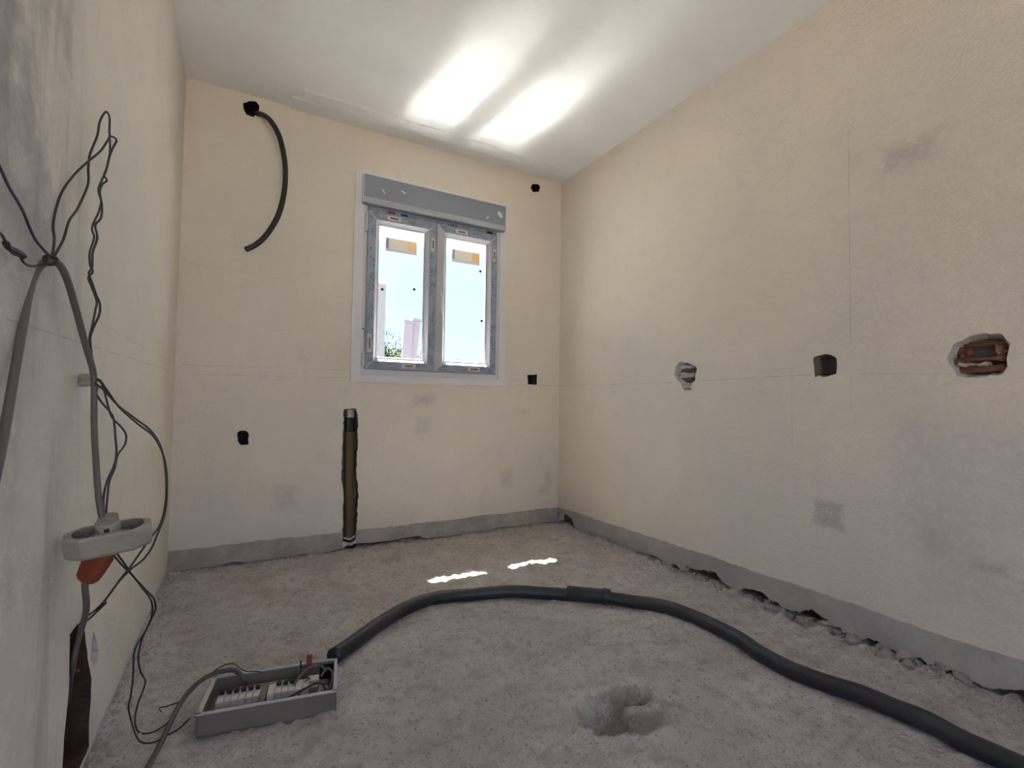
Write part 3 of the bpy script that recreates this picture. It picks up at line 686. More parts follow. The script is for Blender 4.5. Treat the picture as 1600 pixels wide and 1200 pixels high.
# shutter box with rounded lower lip
prof = [(.0, 2.200), (-.046, 2.200), (-.050, 2.196), (-.050, 2.064), (-.053, 2.058), (-.056, 2.046), (-.054, 2.036), (-.046, 2.030), (-.010, 2.030), (.0, 2.030)]
sx0, sx1 = -1.437, -.492
V = [Vector((sx0, y, z)) for y, z in prof] + [Vector((sx1, y, z)) for y, z in prof]; n = len(prof)
F = [(i, n + i, n + (i + 1) % n, (i + 1) % n) for i in range(n)] + [tuple(range(n)), tuple(range(2 * n - 1, n - 1, -1))]
sb = adopt(mesh_obj('shutter_box', V, F, M_greyfilm), win); sb['label'] = 'grey film-wrapped roller shutter box'
for x in (sx0 - .004, sx1): box_obj('end_cap', (x, -.052, 2.034), (x + .004, 0, 2.198), M_pvc, sb)
mesh_obj('lower_lip', [Vector((sx0, y - .0006, z)) for y, z in prof[3:8]] + [Vector((sx1, y - .0006, z)) for y, z in prof[3:8]], [(i, 5 + i, 6 + i, i + 1) for i in range(4)], plain('grey_lip_film', (0.40, 0.42, 0.44), 0.25, 0.04, 12, spec=0.6), sb, True)
def flake(pts, y, parent, name='film_tear'):
    n = len(pts); V = [Vector((a, y, b)) for a, b in pts] + [Vector((a, y + .001, b)) for a, b in pts]
    return mesh_obj(name, V, [tuple(range(n)), tuple(range(2 * n - 1, n - 1, -1))] + [(i, n + i, n + (i + 1) % n, (i + 1) % n) for i in range(n)], M_scratch, parent)
def on_box(px, py): v = at(px, py, y=-.051); return (v.x, v.z)
flake([on_box(*p) for p in ((626.5, 298.5), (629, 298), (635, 302), (633, 303.5))], -.0512, sb)
flake([on_box(*p) for p in ((597, 295), (598, 294.5), (602, 302), (601, 302.5))], -.0512, sb)
flake([on_box(*p) for p in ((760, 341), (762.5, 337.5), (764, 339), (762, 342))], -.0512, sb)
flake([on_box(781.5 + 3.6 * math.cos(a) + 1.2 * math.sin(a), 335.5 + 5.2 * math.sin(a) + 1.5 * math.cos(a)) for a in [i * math.pi / 7 for i in range(14)]], -.0512, sb)
# printed film and print on the frame head under the box
hf = adopt(box_obj('head_film', (-1.405, -.0058, 2.000), (-.535, -.004, 2.028), M_film), win)
fcu = bpy.data.curves.new('head_print', 'FONT'); fcu.body = 'VEKA'; fcu.size = .030; fcu.extrude = .0003
to = bpy.data.objects.new('tmp', fcu); COL.objects.link(to); dg = bpy.context.evaluated_depsgraph_get(); dg.update()
tm = bpy.data.meshes.new_from_object(to.evaluated_get(dg)); bpy.data.objects.remove(to)
tm.name = 'head_print'; tm.materials.clear(); tm.materials.append(plain('dark_teal_ink', (0.02, 0.06, 0.09), 0.5))
po = bpy.data.objects.new('head_print', tm); COL.objects.link(po)
v = at(699, 350, y=-.0066); po.location = (v.x, -.0066, 2.003); po.rotation_euler = (math.pi / 2, 0, 0); po.parent = hf
for px, py, mt in ((612, 333, plain('red_print', (0.25, 0.06, 0.06), .5)), (632, 337, plain('teal_print', (0.03, 0.07, 0.10), .5)), (765, 363, M_black)):
    v = at(px, py, y=-.0066); box_obj('head_sticker', (v.x - .022, -.0075, 2.006), (v.x + .022, -.0055, 2.021), mt, hf)
# outside sill
bm = bmesh.new(); add_box(bm, (RX0, .058, 1.012), (RX1, REV + .045, 1.030), None, .002)
for v in bm.verts: v.co.z -= (v.co.y - .058) * .004
sill = bm_obj('window_sill', bm, M_sill); tag(sill, 'pale smooth outer window sill catching the sun', 'window sill', kind='structure')

# ------------------------------------------------------------------ outdoors
o = box_obj('yard', (-60, REV, -.32), (60, 90, -.22), M_ground); tag(o, 'pale concrete yard outside the window', 'ground', kind='structure')
o = box_obj('terrace', (-14, FRONT - 16, -.32), (14, FRONT - .1, -.05), M_ground); tag(o, 'pale terrace beyond the doorway', 'ground', kind='structure')
hs = empty('neighbour_house', (0, 9, -.22)); tag(hs, 'white neighbouring house wall standing beyond the yard outside the window', 'building')
v = at(603.5, 443, y=9.0)
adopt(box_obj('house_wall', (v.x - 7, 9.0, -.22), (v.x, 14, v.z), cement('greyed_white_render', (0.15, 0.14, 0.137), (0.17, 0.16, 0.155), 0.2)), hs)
adopt(box_obj('roof_coping', (v.x - 7.05, 8.95, v.z - .02), (v.x + .06, 14.05, v.z + .07), M_rooftile), hs)
f_ = at(608, 485, y=9.0)
lm = adopt(box_obj('wall_lamp', (v.x - .02, 9.02, f_.z - .13), (v.x + .16, 9.18, f_.z - .02), M_rooftile, None, .02), hs)
box_obj('lamp_bracket', (v.x - .02, 9.06, f_.z - .02), (v.x + .05, 9.12, f_.z + .09), M_rooftile, lm)
# boards leaning outside
for i, (xa, ya, xb, yb, lab) in enumerate(((628.5, 562, 633.5, 499.5, 'weathered purplish board leaning upright outside the window, shorter of two'), (640.5, 562, 647.5, 497, 'weathered purplish board leaning upright outside the window, taller of two'))):
    yy = 4.0 + .07 * i
    A = at(xa, ya, y=yy); B = at(xb, yb, y=yy + .12); d_ = (B - A).normalized(); base = A + d_ * ((-.22 - A.z) / d_.z)
    L_ = (B - base).length; wv_ = (.125, .10)[i]
    xax = Vector((1, 0, 0)); xax = (xax - d_ * xax.dot(d_)).normalized(); yax = d_.cross(xax)
    Mx = Matrix((xax, yax, d_)).transposed().to_4x4(); Mx.translation = base
    rt = empty('leaning_board', base); tag(rt, lab, 'board')
    adopt(box_obj('plank', (-.015, -.014, 0), (wv_, .014, L_), M_board, None, .003, Mx), rt)
    adopt(box_obj('end_cleat', (-.025, -.026, L_ - .05), (wv_ + .01, .004, L_ - .005), M_board, None, .003, Mx), rt)
# olive bushes beyond the yard
def bush(px, py, yy, rx, rz, seed, label):
    c = at(px, py, y=yy); rt = empty('olive_bush', (c.x, yy, -.22)); tag(rt, label, 'bush', 'bushes beyond the yard')
    rn = random.Random(seed); V, F = [], []
    for i in range(700):
        u = Vector((rn.gauss(0, .5), rn.gauss(0, .4), rn.gauss(0, .45))); p = Vector((c.x + u.x * rx, yy + u.y * rx, c.z - rz * .55 + u.z * rz))
        a = Vector((rn.uniform(-1, 1), rn.uniform(-1, 1), rn.uniform(-.2, 1))).normalized() * rn.uniform(.08, .16); b_ = a.orthogonal().normalized() * .035; k = len(V)
        V += [p, p + a * .5 + b_, p + a, p + a * .5 - b_]; F.append((k, k + 1, k + 2, k + 3))
    adopt(mesh_obj('foliage', V, F, M_leaf), rt)
    V, F = [], []
    for i in range(5):
        tip = Vector((c.x + rn.uniform(-.5, .5) * rx, yy + rn.uniform(-.3, .3) * rx, c.z - rz * rn.uniform(.1, .6)))
        tube_into(V, F, catmull([Vector((c.x, yy, -.25)), Vector((c.x + rn.uniform(-.1, .1), yy, .7)), tip], 4), [.07 - .0065 * q for q in range(9)], 6)
    adopt(mesh_obj('stem', V, F, M_bark), rt)
for i, a_ in enumerate(((601, 543, 14, .30, .8, 'slim dark-topped bush rising beside the white house'), (618, 538, 17, .55, 1.0, 'tallest feathery bush between white house and leaning boards'), (627, 548, 20.5, .7, .7, 'low spreading bush just behind the leaning boards'), (655, 552, 24, .6, .6, 'small bush peeping past the taller leaning board'), (708, 566, 30, .6, .5, 'tiny far bush low behind the sash with the bare stile'))):
    bush(*a_[:5], 60 + i, a_[5])

# ------------------------------------------------------------------ brown pipe standing in the chase under the window
pc = [(at(547.5, 652, y=.03)), (at(547, 700, y=.03)), (at(546, 760, y=.03)), (at(547, 815, y=.03)), (at(545, 856, y=.03))]
pr = empty('wall_pipe', (pc[-1].x, .03, 0)); tag(pr, 'brown pipe set upright in the wall chase below the window', 'pipe')
V, F = [], []; tube_into(V, F, catmull(pc, 5), .037, 14, .55); adopt(mesh_obj('pipe_body', V, F, M_brownpipe, None, True), pr)
V, F = [], []; tube_into(V, F, catmull([at(547.5, 653, y=.028), at(547.3, 663, y=.028), at(547, 674, y=.028)], 4), .0395, 14, .6); adopt(mesh_obj('tape_band', V, F, plain('black_teal_tape', (0.012, 0.018, 0.02), .4), None, True), pr)
V, F = [], []; tube_into(V, F, catmull([at(548, 640, y=.045), at(548, 647, y=.04), at(547.5, 655, y=.03)], 4), .03, 10, .6); adopt(mesh_obj('pipe_mouth', V, F, M_mortar, None, True), pr)
for q in range(4):
    a = at(537 + q, 841 + q * 4, y=.0); b = at(555, 838 + q * 5, y=.0); c = (a + b) / 2 + Vector((0, -.012, -.006))
    V, F = [], []; tube_into(V, F, catmull([a + Vector((0, .01, 0)), c, b + Vector((0, .01, 0))], 5), .006, 6); adopt(mesh_obj('wrapping_fold', V, F, M_black if q % 2 else M_mortar, None, True), pr)

# ------------------------------------------------------------------ black cable hanging out of the hole by the ceiling
pts = [at(396, 177, y=.09), at(399, 178, y=.03), at(408, 178.5, y=-.04), at(422, 188, y=-.10), at(436, 212, y=-.13), at(444, 245, y=-.14), at(446, 275, y=-.14), at(443, 307, y=-.14), at(434, 338, y=-.135), at(417, 366, y=-.125), at(400, 382, y=-.115), at(383.5, 390, y=-.11)]
cb = empty('hanging_cable', (pts[1].x, 0, pts[1].z)); tag(cb, 'thick black cable curving down from the hole near the ceiling', 'cable')
adopt(tube('cable_sheath', pts, .0135, M_blackcable, None, 12), cb)
e0 = (pts[-1] - pts[-2]).normalized(); adopt(tube('cable_core', [pts[-1] - e0 * .01, pts[-1] + e0 * .001, pts[-1] + e0 * .003], .008, M_blackwire, None, 10), cb)

# ------------------------------------------------------------------ big black hose across the floor
hp = [(521, 1027), (552, 1004), (592, 975), (634, 949), (680, 934), (740, 927), (800, 924.5), (850, 925.5), (887, 927.5), (917, 931), (946, 933.5), (985, 938), (1032, 946), (1075, 959), (1115, 977), (1155, 1000), (1190, 1022), (1235, 1046), (1290, 1066), (1345, 1085), (1400, 1106), (1450, 1130), (1500, 1153), (1560, 1180), (1620, 1207), (1700, 1245)]
R_H = .0265
hpts = []
for px, py in hp:
    v = at(px, py, z=R_H + .002); hpts.append(Vector((v.x, v.y, R_H + max(fz(v.x, v.y), -.002))))
hs = empty('floor_hose', (hpts[6].x, hpts[6].y, 0)); tag(hs, 'thick black plastic hose snaking from the electrical box across the floor', 'hose')
adopt(tube('hose_body', hpts, R_H, M_hose, None, 16, 8), hs)
ja, jb = at(886, 927.5, z=R_H), at(946, 933.5, z=R_H); jm = at(917, 931, z=R_H)
for v in (ja, jb, jm): v.z = R_H + .004
adopt(tube('joint_sleeve', [ja, jm, jb], R_H + .0045, M_hose, None, 16, 6), hs)
dj = (jb - jm).normalized(); adopt(tube('tape_collar', [jb - dj * .012, jb, jb + dj * .012, jb + dj * .022], [.033, .035, .0345, .0345, .034, .034, .0335, .033, .033, .0325, .032, .031, .0305], M_hose, None, 14, 4), hs)
v0 = at(946, 941, z=.02); v1 = at(958, 951, z=.006); adopt(tube('tie_end', [v0, (v0 + v1) / 2 + Vector((0, 0, .004)), v1], .0018, M_greycable, None, 6), hs)
w_ = [at(x, y, z=.006) for x, y in ((884, 934), (905, 937), (930, 938), (944, 938))]
adopt(tube('pale_label_edge', w_, .003, M_scratch, None, 6), hs)

# ------------------------------------------------------------------ electrical box lying open on the floor
BA = Vector((-2.106, -1.440, 0)); BB = Vector((-1.774, -1.498, 0))
u_ = (BB - BA).normalized(); v_ = Vector((-u_.y, u_.x, 0)); LB = (BB - BA).length; DB = .180; HB = .060
Mb = Matrix((u_, v_, Vector((0, 0, 1)))).transposed().to_4x4(); Mb.translation = BA + Vector((0, 0, .002))
eb = empty('electrical_box', tuple(Mb.translation)); tag(eb, 'open grey electrical box with breakers and loose wires on the floor', 'electrical box')
def bpart(name, boxes, mat, parent=None, bev=0.0):
    bm = bmesh.new()
    for lo, hi in boxes: add_box(bm, lo, hi, None, bev)
    bmesh.ops.transform(bm, matrix=Mb, verts=bm.verts[:])
    o = bm_obj(name, bm, mat)
    if parent is None: adopt(o, eb)
    else: o.parent = parent; o.matrix_parent_inverse = Matrix.Translation(eb.location).inverted() if False else Matrix()
    return o
tw = .004
bpart('box_base', [((0, 0, 0), (LB, DB, .004))], M_boxgrey)
for lo, hi in (((0, 0, 0), (LB, tw, HB)), ((0, DB - tw, 0), (LB, DB, HB)), ((0, 0, 0), (tw, DB, HB)), ((LB - tw, 0, 0), (LB, DB, HB))): bpart('box_side', [(lo, hi)], M_boxgrey, None, .001)
rim = .0065
bpart('box_rim', [((-.001, -.001, HB - .003), (LB + .001, rim, HB + .001)), ((-.001, DB - rim, HB - .003), (LB + .001, DB + .001, HB + .001)), ((-.001, 0, HB - .003), (rim + .004, DB, HB + .001)), ((LB - rim - .002, 0, HB - .003), (LB + .001, DB, HB + .001))], M_boxrim)
bpart('din_rail', [((.02, .070, .004), (LB - .10, .105, .012))], M_steel)
wb = .0178
def breaker(i, mat, tog=True):
    x0 = .030 + i * wb
    prof = [(.030, .010), (.030, .034), (.052, .036), (.056, .050), (.108, .050), (.112, .036), (.132, .034), (.132, .010)]
    V = [Mb @ Vector((x0 + .0006, y, z)) for y, z in prof] + [Mb @ Vector((x0 + wb - .0006, y, z)) for y, z in prof]; n = len(prof)
    o = adopt(mesh_obj('circuit_breaker', V, [(k, n + k, n + (k + 1) % n, (k + 1) % n) for k in range(n)] + [tuple(range(n)), tuple(range(2 * n - 1, n - 1, -1))], mat), eb)
    def sub(nm, lo, hi, mt):
        q = box_obj(nm, lo, hi, mt, None, .0005, Mb); q.parent = o; q.matrix_parent_inverse = Matrix.Translation(eb.location).inverted() if False else Matrix(); 
        q.matrix_parent_inverse = (Matrix.Translation(eb.location) @ Matrix.Translation(-Vector(eb.location))).inverted()
        return q
    if tog: sub('toggle', (x0 + .003, .092, .048), (x0 + wb - .003, .105, .058), M_toggle)
    sub('terminal_screw', (x0 + .005, .034, .033), (x0 + wb - .005, .042, .0366), M_copper)
    sub('rating_window', (x0 + .002, .060, .0495), (x0 + wb - .002, .080, .0505), M_breaker2)
for i in range(6): breaker(i, M_breaker)
breaker(7, M_breaker2, False)
for i in (8, 9, 10): breaker(i, M_breaker)
breaker(11, M_breaker2, False)
breaker(12, M_breaker, False)
bpart('blank_spacer', [((.030 + 6 * wb + .001, .03, .010), (.030 + 7 * wb - .003, .13, .045))], M_boxgrey)
bpart('neutral_bar', [((.06, .143, .012), (.20, .152, .034))], M_copper)
bpart('terminal_post', [((LB - .078, .075, .004), (LB - .052, .125, .040))], M_greenish, None, .002)
bpart('terminal_cap', [((LB - .080, .100, .040), (LB - .050, .128, .047))], M_breaker2, None, .002)
bpart('terminal_block', [((LB - .078, .022, .004), (LB - .050, .058, .030))], M_greenish, None, .002)
bpart('cable_gland', [((LB - .05, DB - .012, .008), (LB - .006, DB - .003, .05))], M_black, None, .004)
bpart('divider', [((LB - .112, DB - .040, .004), (LB - .108, DB - .004, HB - .004))], M_boxgrey)
bpart('red_clip', [((LB - .088, DB - .014, .040), (LB - .072, DB - .004, .088))], M_red, None, .003)
bpart('black_pin', [((LB - .106, DB - .010, HB - .01), (LB - .102, DB - .006, HB + .012))], M_black)
def bw(name, pts, r, mat): return adopt(tube(name, [Mb @ Vector(p) for p in pts], r, mat, None, 8, 8), eb)
bw('inner_cable', [(LB - .12, .045, .03), (LB - .115, .085, .05), (LB - .085, .135, .062), (LB - .05, .150, .060), (LB - .03, .140, .045)], .0040, M_greycable)
bw('inner_cable', [(LB - .118, .048, .028), (LB - .100, .050, .036), (LB - .09, .085, .045), (LB - .075, .105, .052)], .0036, M_greycable)
bw('inner_cable', [(LB - .045, .125, .040), (LB - .030, .135, .056), (LB - .014, .110, .056), (LB - .014, .060, .050), (LB - .030, .012, .040)], .0034, M_greycable)
bw('inner_wire', [(.16, .018, .036), (.20, .022, .046), (LB - .10, .035, .054), (LB - .05, .060, .058), (LB - .030, .035, .050), (LB - .032, .014, .038)], .0030, M_tape)
bw('inner_wire', [(.10, .14, .03), (.085, .155, .055), (.06, .168, .064), (.05, .185, .066)], .0016, M_blackwire)

# ------------------------------------------------------------------ cables running over the floor into the box
pts = [at(222, 1215, z=.008), at(236, 1190, z=.008), at(252, 1160, z=.010), at(268, 1125, z=.018), at(285, 1094, z=.035), at(308, 1068, z=.058), at(335, 1052, z=.072), at(362, 1047, z=.076), at(374, 1052, z=.070), at(384, 1066, z=.045)]
o = tube('box_feed_cable', pts, .0062, M_greycable, None, 10); tag(o, 'grey-brown sheathed cable bending over the rim into the electrical box', 'cable')
pts = [at(252, 1112, z=.012), at(249, 1106, z=.006), at(262, 1103, z=.006), at(283, 1095, z=.012), at(300, 1080, z=.03), at(318, 1062, z=.055), at(345, 1042, z=.085), at(364, 1037, z=.092), at(376, 1045, z=.085), at(386, 1049, z=.072), at(402, 1049, z=.064), at(412, 1052, z=.05)]
o = tube('loose_black_wire', pts, .0017, M_blackwire, None, 6); tag(o, 'thin black wire arching beside the grey cable into the electrical box', 'wire')
pts = [at(300, 1123, z=.012), at(292, 1129, z=.004), at(270, 1145, z=.004), at(256, 1152, z=.004), at(240, 1160, z=.004), at(224, 1161, z=.004), at(215, 1152, z=.008), at(210, 1138, z=.02), at(203, 1118, z=.05)]

# ------------------------------------------------------------------ left side: cable loop, wires, power strip
def P(L): return [dep(*q) for q in L]
# thick grey cable hung over a tie
gc = empty('hanging_grey_cable', tuple(dep(80, 405, .80))); tag(gc, 'thick grey cable looped over a tie and feeding the power strip', 'cable')
gpts = P([(-40, 900, .56), (-15, 780, .60), (4, 690, .645), (18, 610, .68), (33, 525, .72), (46, 455, .76), (58, 422, .785), (76, 408, .80), (93, 414, .82), (106, 440, .85), (120, 488, .90), (134, 540, .95), (145, 578, .985), (147, 605, .99), (147, 660, .985), (150, 720, .97), (154, 775, .955), (160, 812, .955), (166, 830, .96)])
V, F = [], []; cp = catmull(gpts, 8); tube_into(V, F, cp, .0057, 12); adopt(mesh_obj('cable_sheath', V, F, M_greycable, None, True), gc)
# tie knot
V, F = [], []
for k in range(3):
    c = dep(79 + k * 2.2 - 2, 407, .79); ring_ = [c + Vector((.0068 * math.cos(a), .004 * math.sin(a * 2), .0078 * math.sin(a))) for a in [i * math.pi / 6 for i in range(13)]]
    tube_into(V, F, ring_, .0018, 6)
adopt(mesh_obj('tie_knot', V, F, M_tape, None, True), gc)
nl = [dep(79, 407, .80), at(80, 400, x=-W - .004)]
adopt(tube('wall_nail', [nl[0], (nl[0] + nl[1]) / 2, nl[1]], .0022, M_tape, None, 6), gc)
# navy wire up to the left, taped splice
o = tube('navy_wire', P([(-30, 205, .58), (0, 262, .63), (14, 292, .66), (35, 328, .70), (46, 355, .73), (56, 375, .755), (68, 390, .775), (78, 400, .785)]), .0021, M_bluewire, None, 8); tag(o, 'navy blue wire running up the wall from the cable tie', 'wire')
ts = empty('taped_wire', tuple(dep(35, 398, .70))); tag(ts, 'dark wire with a brown taped splice beside the cable tie', 'wire')
adopt(tube('wire_run', P([(-25, 345, .58), (0, 364, .62), (7, 374, .64), (12, 386, .655), (20, 396, .67), (31, 401, .69), (38, 411, .71), (50, 416, .74), (62, 414, .77), (74, 410, .79)]), .0017, M_tape, None, 7), ts)
adopt(tube('tape_wrap', P([(9, 380, .648), (14, 387, .66), (22, 391, .675), (30, 395, .69), (36, 401, .70)]), [.0022] * 4 + [.003] * 4 + [.0042] * 8 + [.0046] * 8 + [.0046 - .0004 * k for k in range(9)], M_tape, None, 8, 8), ts) if False else adopt(tube('tape_wrap', P([(9, 380, .648), (14, 387, .66), (22, 391, .675), (30, 395, .69), (37, 401, .70)]), .0042, M_tape, None, 8, 8), ts)
# twin black wires: looped up the wall, down past the terminal, to the floor
tw_ = empty('twin_black_wires', tuple(dep(150, 600, 1.0))); tag(tw_, 'tangled twin black wires looping up the wall and down past the power strip', 'wire')
up1 = P([(80, 402, .79), (83, 392, .80), (85, 372, .82), (83, 352, .83), (88, 325, .85), (98, 298, .87), (117, 272, .91), (137, 253, .94), (157, 236, .98), (168, 220, 1.0), (173, 213, 1.01), (182, 219, 1.02), (176, 232, 1.01), (171, 245, 1.0), (167, 262, 1.0), (163, 274, 1.0), (167, 282, 1.0), (160, 288, 1.0), (156, 300, 1.0), (158, 315, 1.0), (154, 332, 1.0), (144, 355, 1.0), (147, 372, 1.0), (140, 395, 1.0), (141, 415, 1.0), (145, 425, 1.0), (138, 434, 1.0), (143, 448, 1.0), (151, 470, 1.0), (149, 485, 1.0), (144, 510, 1.0), (140, 530, 1.0), (143, 560, 1.0), (147, 585, 1.0)])
up2 = P([(84, 402, .79), (92, 388, .81), (100, 372, .83), (108, 345, .86), (120, 328, .89), (131, 305, .92), (138, 285, .94), (138, 262, .95), (141, 240, .96), (152, 212, .99), (156, 190, 1.01), (165, 175, 1.03), (171, 183, 1.03), (171, 205, 1.02), (172, 225, 1.01), (171, 245, 1.005), (165, 268, 1.0), (160, 280, 1.0), (154, 297, 1.0), (159, 318, 1.0), (158, 340, 1.0), (149, 352, 1.0), (152, 372, 1.0), (145, 395, 1.0), (144, 418, 1.0), (139, 427, 1.0), (145, 445, 1.0), (150, 460, 1.0), (156, 475, 1.0), (155, 492, 1.0), (146, 512, 1.0), (141, 530, 1.0), (144, 560, 1.0), (148, 585, 1.0)])
big1 = P([(143, 594, 1.0), (150, 600, .985), (163, 610, 1.0), (185, 634, 1.03), (210, 653, 1.05), (235, 672, 1.07), (250, 695, 1.08), (257, 722, 1.09), (260, 755, 1.09), (258, 790, 1.09), (250, 820, 1.08), (232, 845, 1.06), (216, 868, 1.05), (202, 888, 1.04), (188, 905, 1.03), (172, 928, 1.02), (155, 948, 1.02), (138, 962, 1.02), (122, 978, 1.035), (112, 990, 1.06)])
big2 = P([(147, 592, 1.0), (156, 594, .985), (166, 608, 1.0), (187, 637, 1.03), (215, 662, 1.05), (238, 680, 1.07), (253, 705, 1.08), (260, 735, 1.09), (261, 770, 1.09), (257, 805, 1.09), (246, 835, 1.08), (236, 858, 1.06), (222, 876, 1.05), (205, 889, 1.04), (186, 909, 1.03), (170, 930, 1.02), (162, 942, 1.02), (152, 955, 1.02), (137, 969, 1.02), (120, 980, 1.035), (110, 996, 1.06)])
mid1 = P([(148, 597, 1.0), (152, 606, 1.0), (151, 616, 1.0), (160, 630, 1.02), (173, 645, 1.03), (178, 657, 1.03), (180, 680, 1.03), (182, 708, 1.02), (178, 728, 1.01), (168, 750, 1.0), (162, 775, .99), (162, 800, .985), (166, 822, .98)])
mid2 = P([(150, 593, .99), (158, 598, .99), (164, 615, 1.01), (169, 635, 1.02), (175, 652, 1.03), (190, 668, 1.03), (197, 680, 1.03), (195, 695, 1.03), (184, 711, 1.02), (179, 732, 1.01), (171, 752, 1.0), (168, 775, .99), (166, 800, .985), (168, 822, .98)])
dn1 = P([(168, 840, 1.02), (175, 862, 1.02), (190, 882, 1.05), (206, 898, 1.08), (222, 918, 1.12), (236, 938, 1.18), (238, 958, 1.20), (234, 972, 1.21), (224, 992, 1.22), (214, 1008, 1.23), (209, 1025, 1.24), (208, 1055, 1.255), (205, 1082, 1.265), (201, 1105, 1.27), (204, 1122, 1.265)]) + [at(212, 1148, z=.01), at(222, 1160, z=.004), at(240, 1160, z=.004), at(258, 1151, z=.004), at(280, 1138, z=.004), at(297, 1122, z=.010)]
dn2 = P([(172, 838, 1.02), (180, 860, 1.02), (194, 880, 1.05), (208, 900, 1.08), (226, 920, 1.12), (240, 935, 1.18), (243, 952, 1.20), (237, 966, 1.21), (228, 985, 1.22), (219, 1008, 1.23), (216, 1030, 1.24), (220, 1050, 1.25), (227, 1064, 1.255), (223, 1080, 1.26), (216, 1098, 1.265), (211, 1120, 1.265)]) + [at(212, 1135, z=.015), at(219, 1145, z=.004), at(235, 1145, z=.004), at(252, 1137, z=.004), at(268, 1124, z=.008)]
for L_ in (up1, up2, big1, big2, mid1, mid2, dn1, dn2): adopt(tube('wire_strand', L_, .0021, M_blackwire, None, 6, 6), tw_)
a_ = P([(152, 953, 1.015), (158, 947, 1.015), (164, 941, 1.015)]); adopt(tube('tape_splice', a_, .0045, M_blackwire, None, 7), tw_)
# small white terminal block
tb = empty('terminal_connector', tuple(dep(131, 594, 1.0))); tag(tb, 'small grimy white screw terminal joining the black wires', 'connector')
c0 = dep(119, 590.5, 1.0); c1 = dep(143, 588.5, 1.0); c2 = dep(121, 600, 1.0); c3 = dep(145, 597.5, 1.0)
for a, b in ((c0, c1), (c2, c3)):
    adopt(tube('terminal_tube', [a, a.lerp(b, .12), a.lerp(b, .3), a.lerp(b, .7), b], [.0052] * 3 + [.0056] * 3 + [.0068] * 4 + [.0072] * 4 + [.0066] * 3, M_strip, None, 10, 4), tb)
adopt(tube('terminal_bridge', [c0.lerp(c1, .5), c0.lerp(c1, .5).lerp(c2.lerp(c3, .5), .5), c2.lerp(c3, .5)], .006, M_strip, None, 8), tb)
for q in (c0, c2):
    bm = bmesh.new(); bmesh.ops.create_icosphere(bm, subdivisions=1, radius=.0032); bmesh.ops.translate(bm, verts=bm.verts[:], vec=q.lerp(c1, .2) - FWD * .004); adopt(bm_obj('terminal_screw', bm, M_strip_in), tb)

# power strip with three round sockets
sA, sB = dep(103, 851, .915), dep(231, 826, .985)
ux = (sB - sA).normalized(); Lp = (sB - sA).length
upz = Vector((.06, -.30, 1.0)); upz = (upz - ux * upz.dot(ux)).normalized(); vy = upz.cross(ux)
Mp = Matrix((ux, vy, upz)).transposed().to_4x4(); Mp.translation = sA - upz * .006
ps = empty('power_strip', tuple(sA)); tag(ps, 'grimy white three-socket power strip hanging by the stained wall', 'power strip')
HWp, HTp = .027, .047
# body outline with chamfered ends; top face has three socket wells
out2 = [(-.004, -.012), (.022, -HWp), (Lp - .022, -HWp), (Lp + .006, -.012), (Lp + .006, .012), (Lp - .022, HWp), (.022, HWp), (-.004, .012)]
centers = [(Lp * .24, 0.0), (Lp * .51, 0.0), (Lp * .80, 0.0)]; rw = .0205
bm = bmesh.new(); es = []
def bloop(pts, z):
    vs = [bm.verts.new((a, b, z)) for a, b in pts]; return vs, [bm.edges.new((vs[i], vs[(i + 1) % len(vs)])) for i in range(len(vs))]
ci_ = Lp / 2
top_out = [(ci_ + (a - ci_) * .975, b * .86) for a, b in out2]
tv, te = bloop(top_out, HTp / 2); es += te
wells = []
for k, (cx_, cy_) in enumerate(centers):
    wv2, we = bloop([(cx_ + rw * math.cos(a), cy_ + rw * math.sin(a)) for a in [i * 2 * math.pi / 24 for i in range(24)]], HTp / 2); es += we; wells.append(wv2)
bmesh.ops.triangle_fill(bm, use_beauty=True, use_dissolve=False, edges=es)
r1 = [bm.verts.new((a, b, HTp / 2 - .005)) for a, b in out2]; r2 = [bm.verts.new((a, b, -HTp / 2 + .008)) for a, b in out2]; r3v = [bm.verts.new((ci_ + (a - ci_) * .93, b * .8, -HTp / 2)) for a, b in out2]
for A_, B_ in ((tv, r1), (r1, r2), (r2, r3v)):
    for i in range(8): bm.faces.new((A_[i], A_[(i + 1) % 8], B_[(i + 1) % 8], B_[i]))
bm.faces.new(r3v)
bmesh.ops.recalc_face_normals(bm, faces=bm.faces[:])
bmesh.ops.transform(bm, matrix=Mp, verts=bm.verts[:]); adopt(bm_obj('strip_body', bm, M_strip), ps)
for k, (cx_, cy_) in enumerate(centers):
    V = [Mp @ Vector((cx_ + rw * math.cos(a), cy_ + rw * math.sin(a), HTp / 2)) for a in [i * 2 * math.pi / 24 for i in range(24)]] + [Mp @ Vector((cx_ + rw * .93 * math.cos(a), cy_ + rw * .93 * math.sin(a), HTp / 2 - .017)) for a in [i * 2 * math.pi / 24 for i in range(24)]]
    sk = adopt(mesh_obj('socket_well', V, [(i, (i + 1) % 24, 24 + (i + 1) % 24, 24 + i) for i in range(24)] + [tuple(range(24, 48))], M_strip_in), ps)
    for s_ in (-1, 1):
        bm = bmesh.new(); bmesh.ops.create_cone(bm, cap_ends=True, segments=10, radius1=.0026, radius2=.0026, depth=.002)
        bmesh.ops.transform(bm, matrix=Mp @ Matrix.Translation((cx_, s_ * .0095, HTp / 2 - .0165)), verts=bm.verts[:])
        q = bm_obj('contact_hole', bm, M_black); q.parent = sk; q.matrix_parent_inverse = Matrix.Translation(ps.location).inverted() @ Matrix.Translation(ps.location)
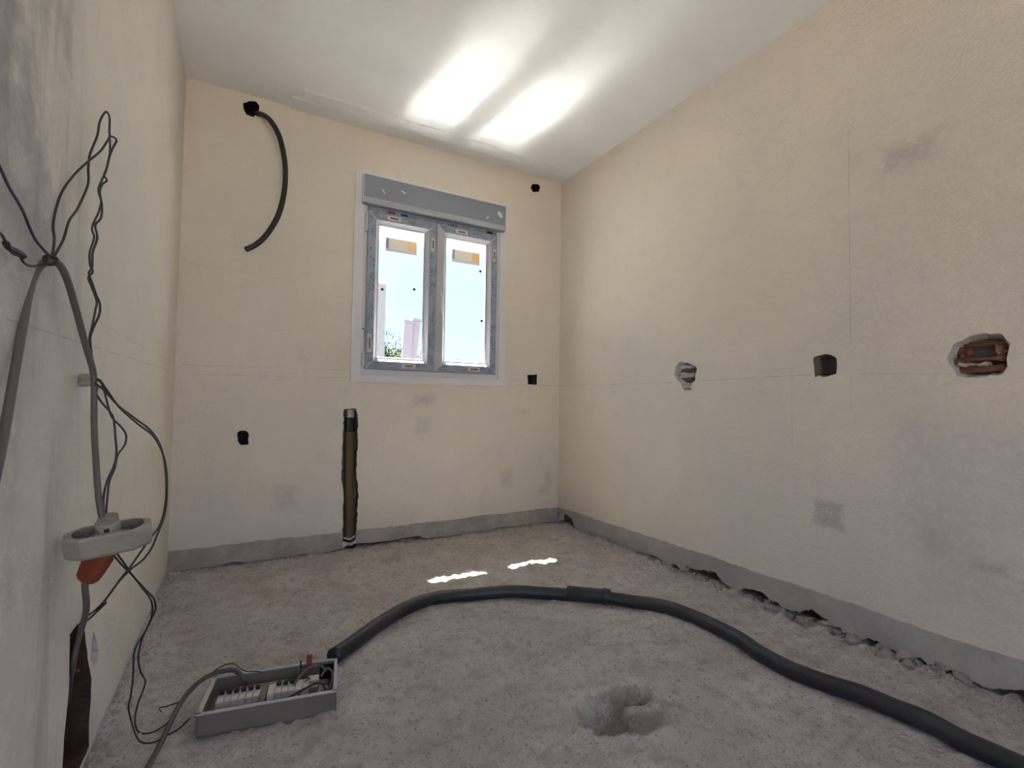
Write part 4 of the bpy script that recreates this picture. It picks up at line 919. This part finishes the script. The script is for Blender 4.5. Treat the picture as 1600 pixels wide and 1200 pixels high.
# plug in the middle socket: top-level, it can be pulled out
pl = empty('wall_plug', tuple(Mp @ Vector((centers[1][0], 0, HTp / 2)))); tag(pl, 'flat grimy white plug pushed into the middle socket of the power strip', 'plug')
cx_ = centers[1][0]
loop_ = [(cx_ + .0195 * math.cos(a) * (1.0 if math.cos(a) > -.2 else 1.0), .0195 * math.sin(a)) for a in [i * 2 * math.pi / 28 for i in range(28)]]
loop_ = [(a, b + (.018 if b > .010 else 0)) for a, b in loop_]
V = []
for z_, k_ in ((HTp / 2 - .012, .95), (HTp / 2 + .004, .97), (HTp / 2 + .006, 1.02), (HTp / 2 + .013, 1.0), (HTp / 2 + .0155, .93)):
    V += [Mp @ Vector((cx_ + (a - cx_) * k_, b * k_, z_)) for a, b in loop_]
n = 28; adopt(mesh_obj('plug_body', V, [(r_ * n + i, r_ * n + (i + 1) % n, (r_ + 1) * n + (i + 1) % n, (r_ + 1) * n + i) for r_ in range(4) for i in range(n)] + [tuple(range(4 * n, 5 * n))], M_strip), pl)
adopt(box_obj('plug_latch', (cx_ - .004, -.0215, HTp / 2 + .003), (cx_ + .004, -.0185, HTp / 2 + .009), M_black, None, 0, Mp), pl)
# orange plug hanging under the strip, with its cable going into the chase
op = empty('orange_plug', tuple(dep(148, 885, .97))); tag(op, 'orange-red plug hanging under the power strip on a grey cable', 'plug')
q0, q1 = dep(163, 856, .975), dep(135, 907, .965); ax_ = (q1 - q0)
V = []; n = 20; t_ = ax_.normalized(); sa = (RGT - t_ * RGT.dot(t_)).normalized(); sb_ = t_.cross(sa)
for f_, wa, wb_ in ((-.15, .022, .015), (.0, .024, .017), (.3, .0245, .018), (.65, .0225, .017), (.9, .020, .015), (1.0, .016, .011), (1.05, .009, .007)):
    V += [q0 + ax_ * f_ + sa * (wa * math.copysign(abs(math.cos(a)) ** .7, math.cos(a))) + sb_ * (wb_ * math.copysign(abs(math.sin(a)) ** .7, math.sin(a))) for a in [i * 2 * math.pi / n for i in range(n)]]
adopt(mesh_obj('plug_body', V, [(r_ * n + i, r_ * n + (i + 1) % n, (r_ + 1) * n + (i + 1) % n, (r_ + 1) * n + i) for r_ in range(6) for i in range(n)] + [tuple(range(n))[::-1], tuple(range(6 * n, 7 * n))], M_orange, None, True), op)
cab = P([(133, 904, .965), (133, 920, .965), (135, 940, .97), (134, 960, .985), (128, 980, 1.0), (121, 1005, 1.03)]) + [at(114, 1040, x=-W + .0), at(108, 1075, x=-W - .025), at(105, 1110, x=-W - .05)]
adopt(tube('plug_cable', cab, .0056, M_greycable, None, 10), op)
